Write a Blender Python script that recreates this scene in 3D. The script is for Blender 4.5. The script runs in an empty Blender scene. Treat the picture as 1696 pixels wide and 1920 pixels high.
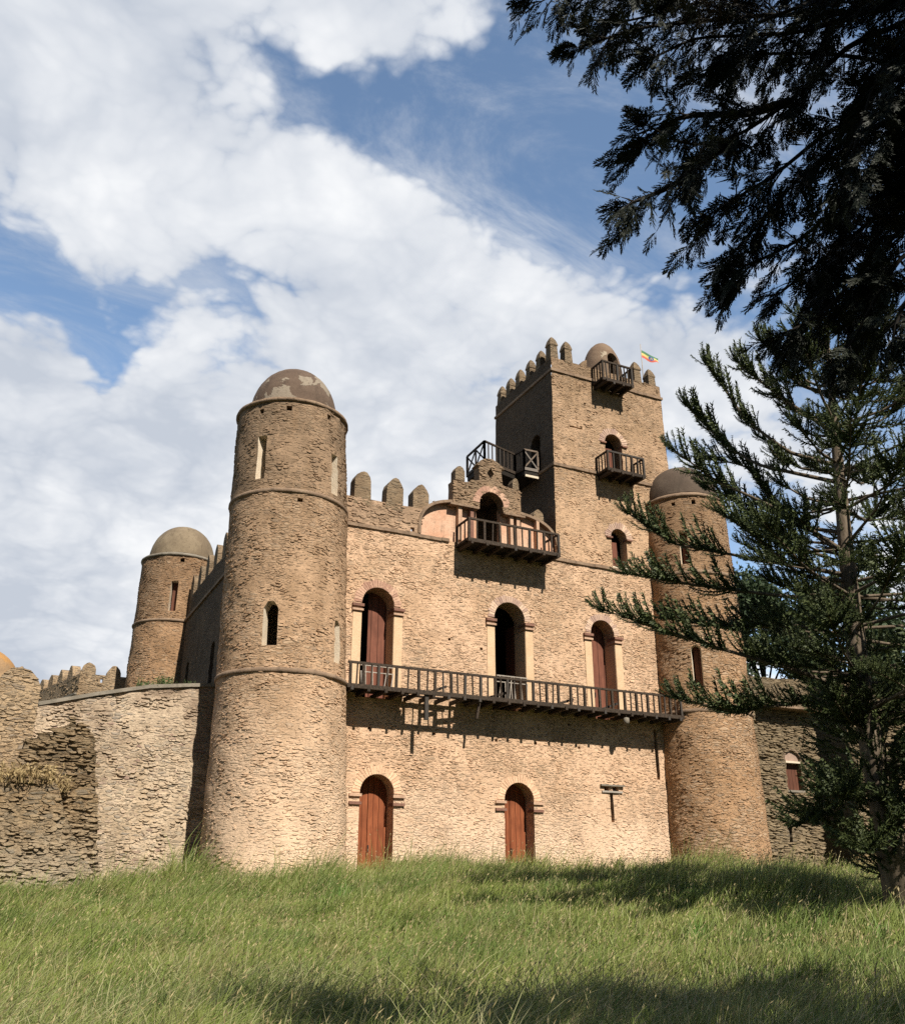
import bpy, math, random
import numpy as np
from mathutils import Vector, Matrix
from mathutils.geometry import delaunay_2d_cdt

scene = bpy.context.scene
COL = scene.collection
rnd = random.Random(7)
nr = np.random.default_rng(11)
R = math.radians

# ------------------------------------------------------------------ camera
CAM_R = Vector((0.8966253986631256, -0.4427845670717206, 0.002172932419545906))
CAM_U = Vector((-0.16875742370518293, -0.33718348552580346, 0.9261901689356564))
CAM_F = Vector((0.4093700360512239, 0.8308123279368087, 0.37705045992763414))
CAM_P = Vector((0, -36, 0))
cam = bpy.data.cameras.new('camera')
cam.sensor_fit = 'HORIZONTAL'; cam.sensor_width = 36.0; cam.lens = 36.0 * 1728.3 / 1696.0
cam.clip_start = 0.1; cam.clip_end = 3000
co = bpy.data.objects.new('camera', cam); COL.objects.link(co)
mw = Matrix((CAM_R, CAM_U, -CAM_F)).transposed().to_4x4(); mw.translation = CAM_P
co.matrix_world = mw
scene.camera = co

# ------------------------------------------------------------------ light
SUN_EL, SUN_AZ = R(43.5), R(3.0)      # sun stands in front of the facade (-y), slightly to +x
sd = bpy.data.lights.new('sun', 'SUN'); sd.energy = 5.0; sd.angle = R(0.5); sd.color = (1.0, 0.94, 0.84)
so = bpy.data.objects.new('sun', sd); COL.objects.link(so)
sv = Vector((math.sin(SUN_AZ) * math.cos(SUN_EL), -math.cos(SUN_AZ) * math.cos(SUN_EL), math.sin(SUN_EL)))
so.rotation_euler = sv.to_track_quat('Z', 'Y').to_euler()
so.location = (0, -60, 60)

scene.view_settings.view_transform = 'Standard'
scene.view_settings.look = 'None'
scene.view_settings.exposure = 0.60
scene.view_settings.gamma = 1.0
scene.cycles.max_bounces = 6
scene.cycles.diffuse_bounces = 3
scene.cycles.transparent_max_bounces = 8
scene.cycles.use_denoising = False

# ------------------------------------------------------------------ node helper
class NT:
    def __init__(s, tree): s.t = tree; s.t.nodes.clear()
    def n(s, typ, **kw):
        nd = s.t.nodes.new(typ)
        for k, v in kw.items(): setattr(nd, k, v)
        return nd
    def l(s, a, b): s.t.links.new(a, b)
    def put(s, v, sock):
        if hasattr(v, 'is_linked') or isinstance(v, bpy.types.NodeSocket): s.l(v, sock)
        elif v is not None: sock.default_value = v
    def m(s, op, a, b=None, c=None, clamp=False):
        nd = s.n('ShaderNodeMath', operation=op, use_clamp=clamp)
        for i, v in enumerate((a, b, c)):
            if v is not None: s.put(v, nd.inputs[i])
        return nd.outputs[0]
    def v(s, op, a, b=None):
        nd = s.n('ShaderNodeVectorMath', operation=op)
        s.put(a, nd.inputs[0])
        if b is not None: s.put(b, nd.inputs[1])
        return nd.outputs['Value' if op in ('DISTANCE', 'LENGTH', 'DOT_PRODUCT') else 'Vector']
    def noise(s, vec, scale, detail=4, rough=0.55, dist=0.0, out=0):
        nd = s.n('ShaderNodeTexNoise'); s.put(vec, nd.inputs['Vector'])
        nd.inputs['Scale'].default_value = scale; nd.inputs['Detail'].default_value = detail
        nd.inputs['Roughness'].default_value = rough; nd.inputs['Distortion'].default_value = dist
        return nd.outputs[out]
    def voro(s, vec, feature='F1', rand=0.9):
        nd = s.n('ShaderNodeTexVoronoi', feature=feature); s.put(vec, nd.inputs['Vector'])
        nd.inputs['Scale'].default_value = 1.0; nd.inputs['Randomness'].default_value = rand
        return nd
    def mr(s, x, a, b, lo=0.0, hi=1.0, smooth=True):
        nd = s.n('ShaderNodeMapRange', interpolation_type='SMOOTHSTEP' if smooth else 'LINEAR')
        s.put(x, nd.inputs[0])
        for i, q in zip((1, 2, 3, 4), (a, b, lo, hi)): s.put(q, nd.inputs[i])
        return nd.outputs[0]
    def mix(s, f, a, b, blend='MIX'):
        nd = s.n('ShaderNodeMix', data_type='RGBA', blend_type=blend)
        s.put(f, nd.inputs[0])
        for q, i in ((a, 6), (b, 7)):
            if isinstance(q, tuple): q = (q[0], q[1], q[2], 1)
            s.put(q, nd.inputs[i])
        return nd.outputs[2]
    def ramp(s, f, stops):
        nd = s.n('ShaderNodeValToRGB'); s.put(f, nd.inputs[0])
        e = nd.color_ramp.elements
        while len(e) < len(stops): e.new(0.5)
        for i, (p, c) in enumerate(stops): e[i].position = p; e[i].color = (c[0], c[1], c[2], 1)
        return nd.outputs[0]
    def sep(s, vec):
        nd = s.n('ShaderNodeSeparateXYZ'); s.put(vec, nd.inputs[0]); return nd.outputs
    def comb(s, x, y, z):
        nd = s.n('ShaderNodeCombineXYZ')
        for q, i in ((x, 0), (y, 1), (z, 2)): s.put(q, nd.inputs[i])
        return nd.outputs[0]

# ------------------------------------------------------------------ sky
world = bpy.data.worlds.new('World'); scene.world = world; world.use_nodes = True
def build_sky():
    t = NT(world.node_tree)
    sky = t.n('ShaderNodeTexSky', sky_type='NISHITA')
    sky.sun_disc = False; sky.sun_elevation = SUN_EL; sky.sun_rotation = R(180) - SUN_AZ
    sky.altitude = 2200; sky.air_density = 1.0; sky.dust_density = 0.3; sky.ozone_density = 3.0
    tc = t.n('ShaderNodeTexCoord')
    d = t.v('NORMALIZE', tc.outputs['Generated'])
    x, y, z = t.sep(d)
    zc = t.m('MAXIMUM', z, 0.0)
    k = t.m('DIVIDE', 1.0, t.m('ADD', zc, 0.28))
    p = t.comb(t.m('MULTIPLY', x, k), t.m('MULTIPLY', y, k), t.m('MULTIPLY', z, 0.6))
    n1 = t.noise(p, 2.1, 12, 0.56, 0.15)
    n2 = t.noise(t.v('ADD', p, (5.2, 1.7, 3.3)), 7.0, 9, 0.62, 0.2)
    n3 = t.noise(t.v('ADD', p, (1.2, 7.7, 0.3)), 1.7, 9, 0.55)
    wn = t.n('ShaderNodeTexNoise'); t.l(p, wn.inputs['Vector']); wn.inputs['Scale'].default_value = 5.0; wn.inputs['Detail'].default_value = 5
    pw = t.v('ADD', p, t.v('MULTIPLY', t.v('SUBTRACT', wn.outputs['Color'], (.5, .5, .5)), (.16, .16, .16)))
    bil = None
    for sc_, am_ in ((5.5, .9), (12.0, .55), (26.0, .32), (55.0, .18)):
        dd = t.voro(t.v('MULTIPLY', pw, (sc_, sc_, sc_))).outputs['Distance']
        q = t.m('MULTIPLY', t.m('SUBTRACT', .45, dd), am_); bil = q if bil is None else t.m('ADD', bil, q)
    f = t.m('ADD', 0.62, t.m('ADD', t.m('MULTIPLY', t.m('SUBTRACT', n1, 0.5), 3.4), t.m('MULTIPLY', t.m('SUBTRACT', n2, 0.5), 0.9)))
    f = t.m('ADD', f, t.m('MULTIPLY', bil, 1.15))
    holes = [((0.406, 0.583, 0.704), .125, 1.15), ((0.291, 0.652, 0.70), .07, .6), ((0.47, 0.615, 0.635), .05, .45),
             ((0.143, 0.661, 0.737), .045, .62), ((0.195, 0.667, 0.719), .045, .62), ((0.26, 0.66, 0.715), .05, .45), ((-0.038, 0.839, 0.542), .045, .68),
             ((0.058, 0.845, 0.532), .035, .55), ((0.045, 0.872, 0.488), .035, .65), ((0.551, 0.525, 0.648), .10, .40), ((0.58, 0.64, 0.505), .08, -.75), ((0.50, 0.70, 0.51), .07, -.5),
             ((0.687, 0.675, 0.271), .07, .75), ((0.722, 0.521, 0.456), .08, .7), ((0.613, 0.64, 0.464), .03, .2),
             ((0.35, 0.62, 0.70), .06, .5), ((0.07, 0.92, 0.38), .13, -.9), ((0.0, 0.95, 0.27), .16, -.9), ((-0.02, 0.88, 0.47), .05, -.4), ((0.33, 0.86, 0.39), .12, -.8), ((0.46, 0.48, 0.747), .16, 1.1), ((0.60, 0.40, 0.70), .16, .9)]
    for c, s_, a in holes:
        q = t.m('DIVIDE', t.v('DISTANCE', d, c), s_)
        g = t.m('MULTIPLY', t.m('POWER', 2.718, t.m('MULTIPLY', t.m('MULTIPLY', q, q), -1.0)), -a)
        f = t.m('ADD', f, g)
    # clouds left out overhead and behind the viewer to lower the fill light
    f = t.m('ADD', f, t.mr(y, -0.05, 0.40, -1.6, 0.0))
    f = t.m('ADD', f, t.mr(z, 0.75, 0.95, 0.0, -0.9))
    mask = t.mr(f, -0.10, 0.52)
    wisp = t.mr(t.noise(t.v('MULTIPLY', t.v('ADD', p, (2.2, .4, 0)), (1.0, 2.2, 1.0)), 2.6, 10, .66, .6), .40, .74, 0, .72)
    wisp = t.m('MULTIPLY', wisp, t.mr(y, 0.0, 0.35))
    mask = t.m('MAXIMUM', mask, wisp)
    leftgrey = t.mr(x, -0.12, 0.30, 0.34, 0.0)          # the bank on the left is thicker and greyer
    shade = t.m('ADD', .60, t.m('ADD', t.m('MULTIPLY', t.m('SUBTRACT', n3, .5), 2.2), t.m('MULTIPLY', bil, .75)))
    shade = t.m('SUBTRACT', shade, leftgrey, clamp=True)
    ccol = t.mix(shade, (3.4, 3.7, 4.2), (6.1, 6.15, 6.2))
    hue = t.mix(1.0, sky.outputs[0], (1.75, 1.62, 1.38), 'MULTIPLY')
    hue = t.mix(t.mr(y, -0.2, 0.25, 0.85, 0.0), hue, (0.12, 0.22, 0.50))      # unseen sky behind the viewer darkened to cut fill light on the facade
    c = t.mix(mask, hue, ccol)
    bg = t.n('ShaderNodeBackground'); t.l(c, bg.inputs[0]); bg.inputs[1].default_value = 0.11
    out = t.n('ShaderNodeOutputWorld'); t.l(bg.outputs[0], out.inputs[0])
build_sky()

# ------------------------------------------------------------------ materials
def new_mat(name):
    m = bpy.data.materials.new(name); m.use_nodes = True
    return m, NT(m.node_tree)
def finish(t, col, rough=0.9, bump=None, bstr=1.0, bdist=0.03, spec=0.2, transl=None):
    b = t.n('ShaderNodeBsdfPrincipled')
    t.put(col if not isinstance(col, tuple) else (*col[:3], 1), b.inputs['Base Color'])
    t.put(rough, b.inputs['Roughness']); b.inputs['Specular IOR Level'].default_value = spec
    if bump is not None:
        bn = t.n('ShaderNodeBump'); bn.inputs['Strength'].default_value = bstr; bn.inputs['Distance'].default_value = bdist
        t.l(bump, bn.inputs['Height']); t.l(bn.outputs[0], b.inputs['Normal'])
    o = t.n('ShaderNodeOutputMaterial'); sh = b.outputs[0]
    if transl is not None:
        tr = t.n('ShaderNodeBsdfTranslucent'); t.put(col, tr.inputs[0])
        mx = t.n('ShaderNodeMixShader'); mx.inputs[0].default_value = transl
        t.l(sh, mx.inputs[1]); t.l(tr.outputs[0], mx.inputs[2]); sh = mx.outputs[0]
    t.l(sh, o.inputs[0])

def masonry(name, stones, mortar, mortar2, sx=2.3, sz=7.5, cover=0.05, top=None, topcol=(0.13, 0.095, 0.062), bdist=0.055, foot=None, patch=0.16, island=False, step=None):
    m, t = new_mat(name)
    g = t.n('ShaderNodeNewGeometry'); pos = g.outputs['Position']
    wv = t.n('ShaderNodeTexNoise'); t.l(pos, wv.inputs['Vector']); wv.inputs['Scale'].default_value = 1.4; wv.inputs['Detail'].default_value = 4
    warp = t.v('MULTIPLY', t.v('SUBTRACT', wv.outputs['Color'], (0.5, 0.5, 0.5)), (0.30, 0.30, 0.20))
    p = t.v('ADD', pos, warp)
    big = t.noise(pos, 0.33, 4, 0.6)
    big2 = t.noise(t.v('ADD', pos, (17.0, 3.0, 9.0)), 0.55, 5, 0.62)
    med = t.noise(pos, 2.6, 5, 0.6)
    fine = t.noise(pos, 22.0, 5, 0.65)
    q = t.v('MULTIPLY', p, (sx, sx, sz))
    e = t.voro(q, 'DISTANCE_TO_EDGE').outputs['Distance']
    c1 = t.voro(q, 'F1')
    cr, cg, cb = t.sep(c1.outputs['Color'])
    # small chinking stones between the larger ones
    q2 = t.v('MULTIPLY', p, (sx * 2.3, sx * 2.3, sz * 2.0))
    e2 = t.voro(q2, 'DISTANCE_TO_EDGE').outputs['Distance']
    c2r, c2g, c2b = t.sep(t.voro(q2, 'F1').outputs['Color'])
    cov = t.m('ADD', t.mr(big, 0.40, 0.62, 0.0, patch), t.m('MULTIPLY', t.m('SUBTRACT', med, 0.5), 0.30))
    edge = t.m('SUBTRACT', t.m('ADD', e, t.m('MULTIPLY', t.m('SUBTRACT', fine, 0.5), 0.10)), t.m('ADD', cov, t.m('MULTIPLY', cb, 0.10)))
    mask = t.mr(edge, cover - 0.03, cover + 0.06)
    edge2 = t.m('SUBTRACT', e2, t.m('ADD', cov, t.m('MULTIPLY', c2b, 0.16)))
    mask2 = t.m('MULTIPLY', t.mr(edge2, cover, cover + 0.10), t.m('SUBTRACT', 1.0, mask))
    sc = t.ramp(cr, [(i / (len(stones) - 1), s) for i, s in enumerate(stones)])
    sc2 = t.ramp(c2r, [(i / (len(stones) - 1), s) for i, s in enumerate(stones)])
    mc = t.mix(t.mr(big2, 0.42, 0.62), mortar, mortar2)
    mc = t.mix(t.mr(med, 0.25, 0.75, 0.0, 0.35), mc, tuple(q_ * 0.55 for q_ in mortar2))
    col = t.mix(mask2, mc, sc2)
    col = t.mix(mask, col, sc)
    col = t.mix(t.mr(fine, 0.25, 0.8, 0.45, 0.0), col, tuple(q_ * 0.28 for q_ in mortar2))
    dash = t.noise(t.v('MULTIPLY', p, (3.2, 3.2, 13.0)), 1.0, 6, .62)
    if island:
        ri = g.outputs['Random Per Island']
        col = t.ramp(ri, [(i / (len(stones) - 1), tuple(.5 * a_ + .5 * b_ for a_, b_ in zip(s_, mortar))) for i, s_ in enumerate(stones)])
        col = t.mix(t.mr(med, .40, .62, 0, .8), col, mc)
        col = t.mix(t.mr(fine, 0.25, 0.8, 0.4, 0.0), col, tuple(q_ * 0.28 for q_ in mortar2))
    mot = t.noise(t.v('MULTIPLY', pos, (1.0, 1.0, 1.8)), 1.15, 6, .68)
    col = t.mix(t.mr(mot, .52, .72, 0, .55), col, tuple(q_ * .40 for q_ in mortar2))
    col = t.mix(t.mr(mot, .46, .28, 0, .40), col, tuple(min(.9, q_ * 1.12) for q_ in mortar))
    zz = t.sep(pos)[2]
    # streaky weathering, lichen towards the exposed tops
    stp = t.v('MULTIPLY', pos, (1.3, 1.3, 0.22))
    streak = t.noise(stp, 1.0, 5, 0.6)
    if top:
        w = t.mr(t.m('ADD', zz, t.m('MULTIPLY', t.m('SUBTRACT', big2, 0.5), 9.0)), top[0], top[1], 0.0, top[2], False)
        w = t.m('MULTIPLY', w, t.mr(t.m('ADD', t.m('MULTIPLY', med, 0.6), t.m('MULTIPLY', fine, 0.5)), 0.38, 0.66, 0.45, 1.0))
        col = t.mix(w, col, topcol)
    if step:
        w = t.m('MULTIPLY', t.mr(zz, step[0] - .15, step[0] + .15, 0.0, step[1]), t.mr(t.m('ADD', t.m('MULTIPLY', big2, .6), t.m('MULTIPLY', fine, .4)), .36, .60, .55, 1.0))
        col = t.mix(w, col, topcol)
    col = t.mix(t.mr(streak, 0.54, 0.72, 0.0, 0.55), col, tuple(q_ * 0.5 for q_ in mortar2))
    if foot:
        w = t.mr(t.m('ADD', zz, t.m('MULTIPLY', t.m('SUBTRACT', big2, 0.5), 3.0)), foot[0], foot[1], foot[2], 0.0, False)
        col = t.mix(w, col, foot[3])
    # relief: stones with rounded faces standing out of recessed joints
    h = t.m('ADD', t.m('MULTIPLY', mask, t.m('ADD', 0.50, t.m('MULTIPLY', cg, 0.75))), t.m('MULTIPLY', mask2, t.m('ADD', 0.25, t.m('MULTIPLY', c2g, 0.35))))
    h = t.m('ADD', h, t.m('MULTIPLY', t.m('MINIMUM', e, 0.28), t.m('MULTIPLY', mask, 1.1)))
    h = t.m('ADD', h, t.m('ADD', t.m('MULTIPLY', fine, 0.55), t.m('MULTIPLY', med, 0.8)))
    h = t.m('ADD', h, t.m('MULTIPLY', dash, 1.0))
    if island: h = t.m('ADD', t.m('MULTIPLY', fine, .6), t.m('MULTIPLY', med, .8))
    finish(t, col, 0.95, h, 1.0, bdist, 0.1)
    return m
STONE = {}
def masonry2(*a, **k):
    m = masonry(*a, **k); STONE[m.name] = masonry(a[0] + '_stones', *a[1:], island=True, **k); return m

ST_MAIN = [(.27, .17, .10), (.49, .325, .20), (.37, .265, .18), (.58, .41, .265), (.43, .28, .17)]
M_FACADE = masonry2('facade_rubble', ST_MAIN, (.78, .525, .345), (.65, .425, .265), 3.0, 9.6, 0.07, (12, 26, .35), (.16, .115, .08), .034, foot=(0.5, 4.5, .55, (.83, .635, .47)), step=(14.86, .55))
M_TOWER = masonry2('tower_rubble', ST_MAIN, (.65, .425, .262), (.49, .31, .18), 2.9, 9.4, 0.07, (7.0, 21, .80), (.145, .105, .07), .034, foot=(0.0, 8.0, .65, (.80, .595, .42)), step=(14.8, .42))
M_TOWER_R = masonry2('right_tower_rubble', ST_MAIN, (.56, .345, .195), (.44, .262, .14), 2.3, 7.6, 0.05, (8, 21, .62), (.15, .098, .06), 0.06, step=(14.62, .25))
M_KEEP = masonry2('keep_rubble', ST_MAIN, (.65, .43, .272), (.53, .345, .205), 3.2, 10.0, 0.06, (17, 29, .66), (.15, .105, .067), 0.035, step=(25.6, .50))
M_MERLON = masonry2('merlon_rubble', [(.17, .12, .08), (.29, .215, .14), (.23, .18, .125), (.36, .27, .175)], (.36, .26, .165), (.28, .195, .12), 2.6, 8.6, 0.05, (14, 19, .35), (.11, .085, .058), .05)
M_SHADED = masonry2('shaded_side_rubble', [(.10, .075, .055), (.17, .125, .085), (.125, .105, .085), (.2, .15, .1)], (.22, .155, .10), (.165, .115, .075), 2.4, 7.8, 0.05, (14, 19, .5), (.08, .06, .045))  # darker copy of the rubble; shade of the unlit sides is in its colour
M_OLD = masonry2('old_wall_rubble', [(.23, .175, .12), (.42, .33, .23), (.30, .26, .215), (.54, .44, .315), (.29, .185, .15)], (.70, .545, .385), (.58, .435, .29), 2.6, 8.6, 0.08, (4.6, 7.8, .70), (.19, .13, .095), 0.045, patch=0.14)
M_RUIN = masonry2('ruin_rubble', [(.15, .105, .06), (.29, .21, .125), (.20, .165, .12), (.39, .29, .18), (.24, .16, .095)], (.40, .28, .16), (.31, .21, .115), 2.0, 7.0, 0.03, (3.0, 5.8, .5), (.09, .072, .05), 0.10, patch=0.03, foot=(-.5, 2.5, .5, (.48, .42, .32)))
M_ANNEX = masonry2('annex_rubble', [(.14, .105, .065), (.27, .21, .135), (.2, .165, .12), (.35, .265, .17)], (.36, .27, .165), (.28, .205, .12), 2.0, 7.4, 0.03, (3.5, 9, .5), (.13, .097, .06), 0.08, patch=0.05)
M_FAR = masonry2('far_rubble', [(.2, .15, .1), (.35, .265, .175), (.28, .225, .17)], (.54, .39, .24), (.43, .30, .18), 2.4, 7.6, 0.06, (9.0, 16, .55), (.2, .15, .1))

def plaster(name, a, b, dirt, scale=1.2, amt=0.6, peel=None):
    m, t = new_mat(name)
    pos = t.n('ShaderNodeNewGeometry').outputs['Position']
    n1 = t.noise(pos, scale, 6, 0.6); n2 = t.noise(t.v('MULTIPLY', pos, (2.5, 2.5, 0.5)), 1.3, 6, 0.65); n3 = t.noise(pos, 18, 4)
    col = t.mix(t.mr(n1, 0.35, 0.65), a, b)
    col = t.mix(t.mr(n2, 0.50, 0.72, 0, amt), col, dirt)
    h = n3
    if peel:
        pk = t.mr(t.noise(t.v('ADD', pos, (3.1, 8.2, 1.0)), peel[1], 6, 0.55, 0.4), peel[2], peel[2] + 0.02)
        col = t.mix(pk, col, peel[0]); h = t.m('ADD', n3, t.m('MULTIPLY', pk, 1.5))
    col = t.mix(t.mr(n3, 0.4, 0.75, 0.0, 0.25), col, dirt)
    n4 = t.noise(pos, 5.0, 7, .7)
    col = t.mix(t.mr(n4, .50, .74, 0, amt * .8), col, dirt)
    finish(t, col, 0.9, t.m('ADD', h, t.m('MULTIPLY', n4, .8)), 0.6, 0.03, 0.15)
    return m
M_CREAM = plaster('cream_plaster', (.62, .435, .275), (.56, .385, .235), (.40, .265, .155), amt=.35)
M_LUNETTE = plaster('pink_plaster', (.54, .30, .19), (.62, .40, .275), (.16, .11, .075), .8, .7)
M_DOME = plaster('dome_plaster', (.105, .072, .052), (.145, .102, .074), (.06, .043, .032), 1.0, .7, ((.25, .205, .155), 0.8, 0.525))
M_DOME_R = plaster('dark_dome_plaster', (.085, .062, .046), (.115, .086, .064), (.06, .045, .034), 1.0, .6)
M_DOME_S = plaster('shelter_dome_plaster', (.16, .105, .07), (.20, .14, .095), (.09, .065, .045), 1.4, .6, ((.36, .29, .21), 2.2, 0.64))
M_DOME_B = plaster('grey_dome_plaster', (.225, .175, .115), (.165, .125, .082), (.09, .068, .046), 0.9, .8)
M_DOME_O = plaster('orange_dome_plaster', (.42, .22, .075), (.33, .215, .12), (.16, .115, .075), 0.9, .6)
M_TRIM = plaster('string_course_stone', (.20, .135, .09), (.28, .195, .13), (.10, .07, .048), 1.5, .7)
M_CAP = plaster('capital_stone', (.19, .095, .068), (.25, .135, .095), (.10, .06, .045), 2.0, .5)
M_CAPL = plaster('pale_capital_stone', (.50, .33, .225), (.44, .28, .19), (.26, .165, .11), 2.0, .5)
M_TYMP = plaster('tympanum_plaster', (.36, .25, .19), (.30, .21, .16), (.18, .12, .09))
M_WHITE = plaster('white_reveal', (.62, .53, .41), (.55, .45, .33), (.5, .38, .26), 1.5, .4)
M_COPING = plaster('grey_coping', (.25, .215, .17), (.19, .165, .13), (.11, .095, .07), 1.5, .6)
M_BLACK, _t = new_mat('interior_shade_black'); finish(_t, (.012, .010, .009), 0.95, spec=0.0)
M_ROOF = plaster('roof_screed', (.3, .25, .19), (.25, .2, .15), (.15, .12, .09))

def voussoir(name, a, b):
    m, t = new_mat(name)
    g = t.n('ShaderNodeNewGeometry')
    col = t.mix(g.outputs['Random Per Island'], a, b)
    n = t.noise(g.outputs['Position'], 14, 5)
    col = t.mix(t.mr(n, .4, .7, 0, .4), col, tuple(q * .6 for q in a))
    finish(t, col, .9, n, .7, .02, .1)
    return m
M_VRED = voussoir('red_voussoirs', (.34, .19, .135), (.56, .36, .25))
M_VTAN = voussoir('tan_voussoirs', (.56, .36, .23), (.76, .51, .33))
M_VGREY = voussoir('grey_voussoirs', (.34, .225, .18), (.64, .46, .33))

def wood(name, a, b, planks=0, axis=(9, 9, 0.7), rough=.8, spec=.2):
    m, t = new_mat(name)
    g = t.n('ShaderNodeNewGeometry'); pos = g.outputs['Position']
    gr = t.noise(t.v('MULTIPLY', pos, axis), 2.2, 6, .65, .3)
    n2 = t.noise(pos, 1.3, 5)
    col = t.mix(t.mr(gr, .32, .68), a, b)
    col = t.mix(t.mr(n2, .45, .7, 0, .45), col, tuple(q * .6 for q in a))
    if not planks:
        oi = t.n('ShaderNodeObjectInfo')
        col = t.mix(t.mr(oi.outputs['Random'], .0, 1.0, .0, .45, False), col, tuple(q * .45 for q in a))
        col = t.mix(t.mr(oi.outputs['Random'], .72, .80, 0, .40), col, tuple(min(.5, sum(b) / 3 * 1.5) * k_ for k_ in (1.0, .93, .85)))
    h = gr
    if planks:
        x = t.sep(pos)[0]
        fr = t.m('FRACT', t.m('MULTIPLY', x, planks))
        gap = t.m('MULTIPLY', t.mr(fr, 0, .07), t.mr(fr, .93, 1.0, 1.0, 0.0))
        fl = t.m('FLOOR', t.m('MULTIPLY', x, planks))
        wn = t.n('ShaderNodeTexWhiteNoise', noise_dimensions='1D'); t.l(fl, wn.inputs['W'])
        col = t.mix(t.m('MULTIPLY', wn.outputs['Value'], .35), col, tuple(q * .55 for q in a))
        col = t.mix(gap, tuple(q * .25 for q in a), col)
        h = t.m('ADD', gr, t.m('MULTIPLY', gap, 1.2))
    finish(t, col, rough, h, .7, .015, spec)
    return m
M_DOOR = wood('red_door_wood', (.20, .056, .022), (.31, .098, .040), 4.2)
M_DOORU = wood('faded_red_door_wood', (.15, .056, .035), (.22, .085, .052), 3.1)
M_DOORD = wood('dark_door_wood', (.10, .04, .024), (.15, .06, .036), 4.0)
M_WOOD = wood('weathered_beam_wood', (.028, .020, .014), (.075, .053, .037), axis=(5, 5, 5))
M_WOODL = wood('grey_bleached_wood', (.30, .25, .20), (.46, .40, .33), axis=(6, 6, 6))
M_WOODM = wood('grey_brown_rail_wood', (.13, .095, .07), (.21, .16, .12), axis=(6, 6, 6))
M_WOODD = wood('dark_deck_wood', (.012, .009, .006), (.03, .021, .015), axis=(2, 9, 9))
M_IRON, _t = new_mat('iron'); finish(_t, (.03, .028, .026), .6)
M_BARK = wood('pine_bark', (.10, .075, .05), (.20, .155, .11), axis=(8, 8, 2.0), rough=.95)
M_BARKD = wood('conifer_bark', (.010, .008, .006), (.02, .016, .012), axis=(8, 8, 2.0), rough=.95)

def leafmat(name, a, b, transl=.25, dead=None):
    m, t = new_mat(name)
    g = t.n('ShaderNodeNewGeometry')
    n = t.noise(g.outputs['Position'], .7, 3)
    f = t.m('ADD', t.m('MULTIPLY', g.outputs['Random Per Island'], .6), t.m('MULTIPLY', n, .5))
    col = t.mix(t.mr(f, .2, .85), a, b)
    if dead: col = t.mix(t.mr(t.noise(t.v('ADD', g.outputs['Position'], (4, 4, 4)), 1.1, 3), .60, .70, 0, .8), col, dead)
    finish(t, col, .6, spec=.25, transl=transl)
    return m
M_PINE = leafmat('pine_needles', (.030, .044, .014), (.078, .095, .030), .18)
M_CONIF = leafmat('shaded_conifer_scales', (.006, .009, .0045), (.015, .019, .009), .10, (.018, .012, .006))  # near-black: shade from the crown above is put into the leaf colour
M_BROAD = leafmat('broad_leaves', (.030, .050, .024), (.06, .085, .036), .2)
M_SHRUB = leafmat('shrub_leaves', (.07, .11, .035), (.14, .18, .07), .3)
M_DRYWEED = leafmat('dry_weeds', (.30, .21, .10), (.40, .30, .15), .2)

def grassmat():
    m, t = new_mat('grass_blades')
    g = t.n('ShaderNodeNewGeometry'); pos = g.outputs['Position']; r = g.outputs['Random Per Island']
    n1 = t.noise(t.v('MULTIPLY', pos, (1, 1, 0)), .35, 5, .6); n2 = t.noise(t.v('MULTIPLY', t.v('ADD', pos, (9, 31, 0)), (1, 1, 0)), .9, 4, .6)
    col = t.mix(t.mr(n1, .38, .62), (.215, .262, .054), (.100, .160, .026))
    col = t.mix(t.mr(n2, .50, .66, 0, .85), col, (.235, .225, .070))
    col = t.mix(t.mr(t.noise(t.v('MULTIPLY', t.v('ADD', pos, (50, 11, 0)), (1, 1, 0)), .45, 3), .62, .72, 0, .7), col, (.085, .235, .035))
    col = t.mix(t.mr(r, .0, 1.0, 0, .45), col, (.34, .35, .135))
    col = t.mix(t.m('GREATER_THAN', r, .91), col, (.42, .36, .19))
    finish(t, col, .55, spec=.3, transl=.32)
    return m
M_GRASS = grassmat()
M_STRAW = leafmat('straw_blades', (.24, .25, .10), (.42, .39, .20), .3)
M_SEED = leafmat('seed_heads', (.26, .20, .09), (.42, .34, .17), .25)
def groundmat():
    m, t = new_mat('meadow_soil')
    pos = t.n('ShaderNodeNewGeometry').outputs['Position']
    n = t.noise(pos, 1.2, 6, .6); n2 = t.noise(pos, 14, 5)
    col = t.mix(t.mr(n, .35, .65), (.035, .045, .015), (.06, .055, .022))
    finish(t, col, .95, n2, 1, .06, .1)
    return m
M_GROUND = groundmat()

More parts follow.
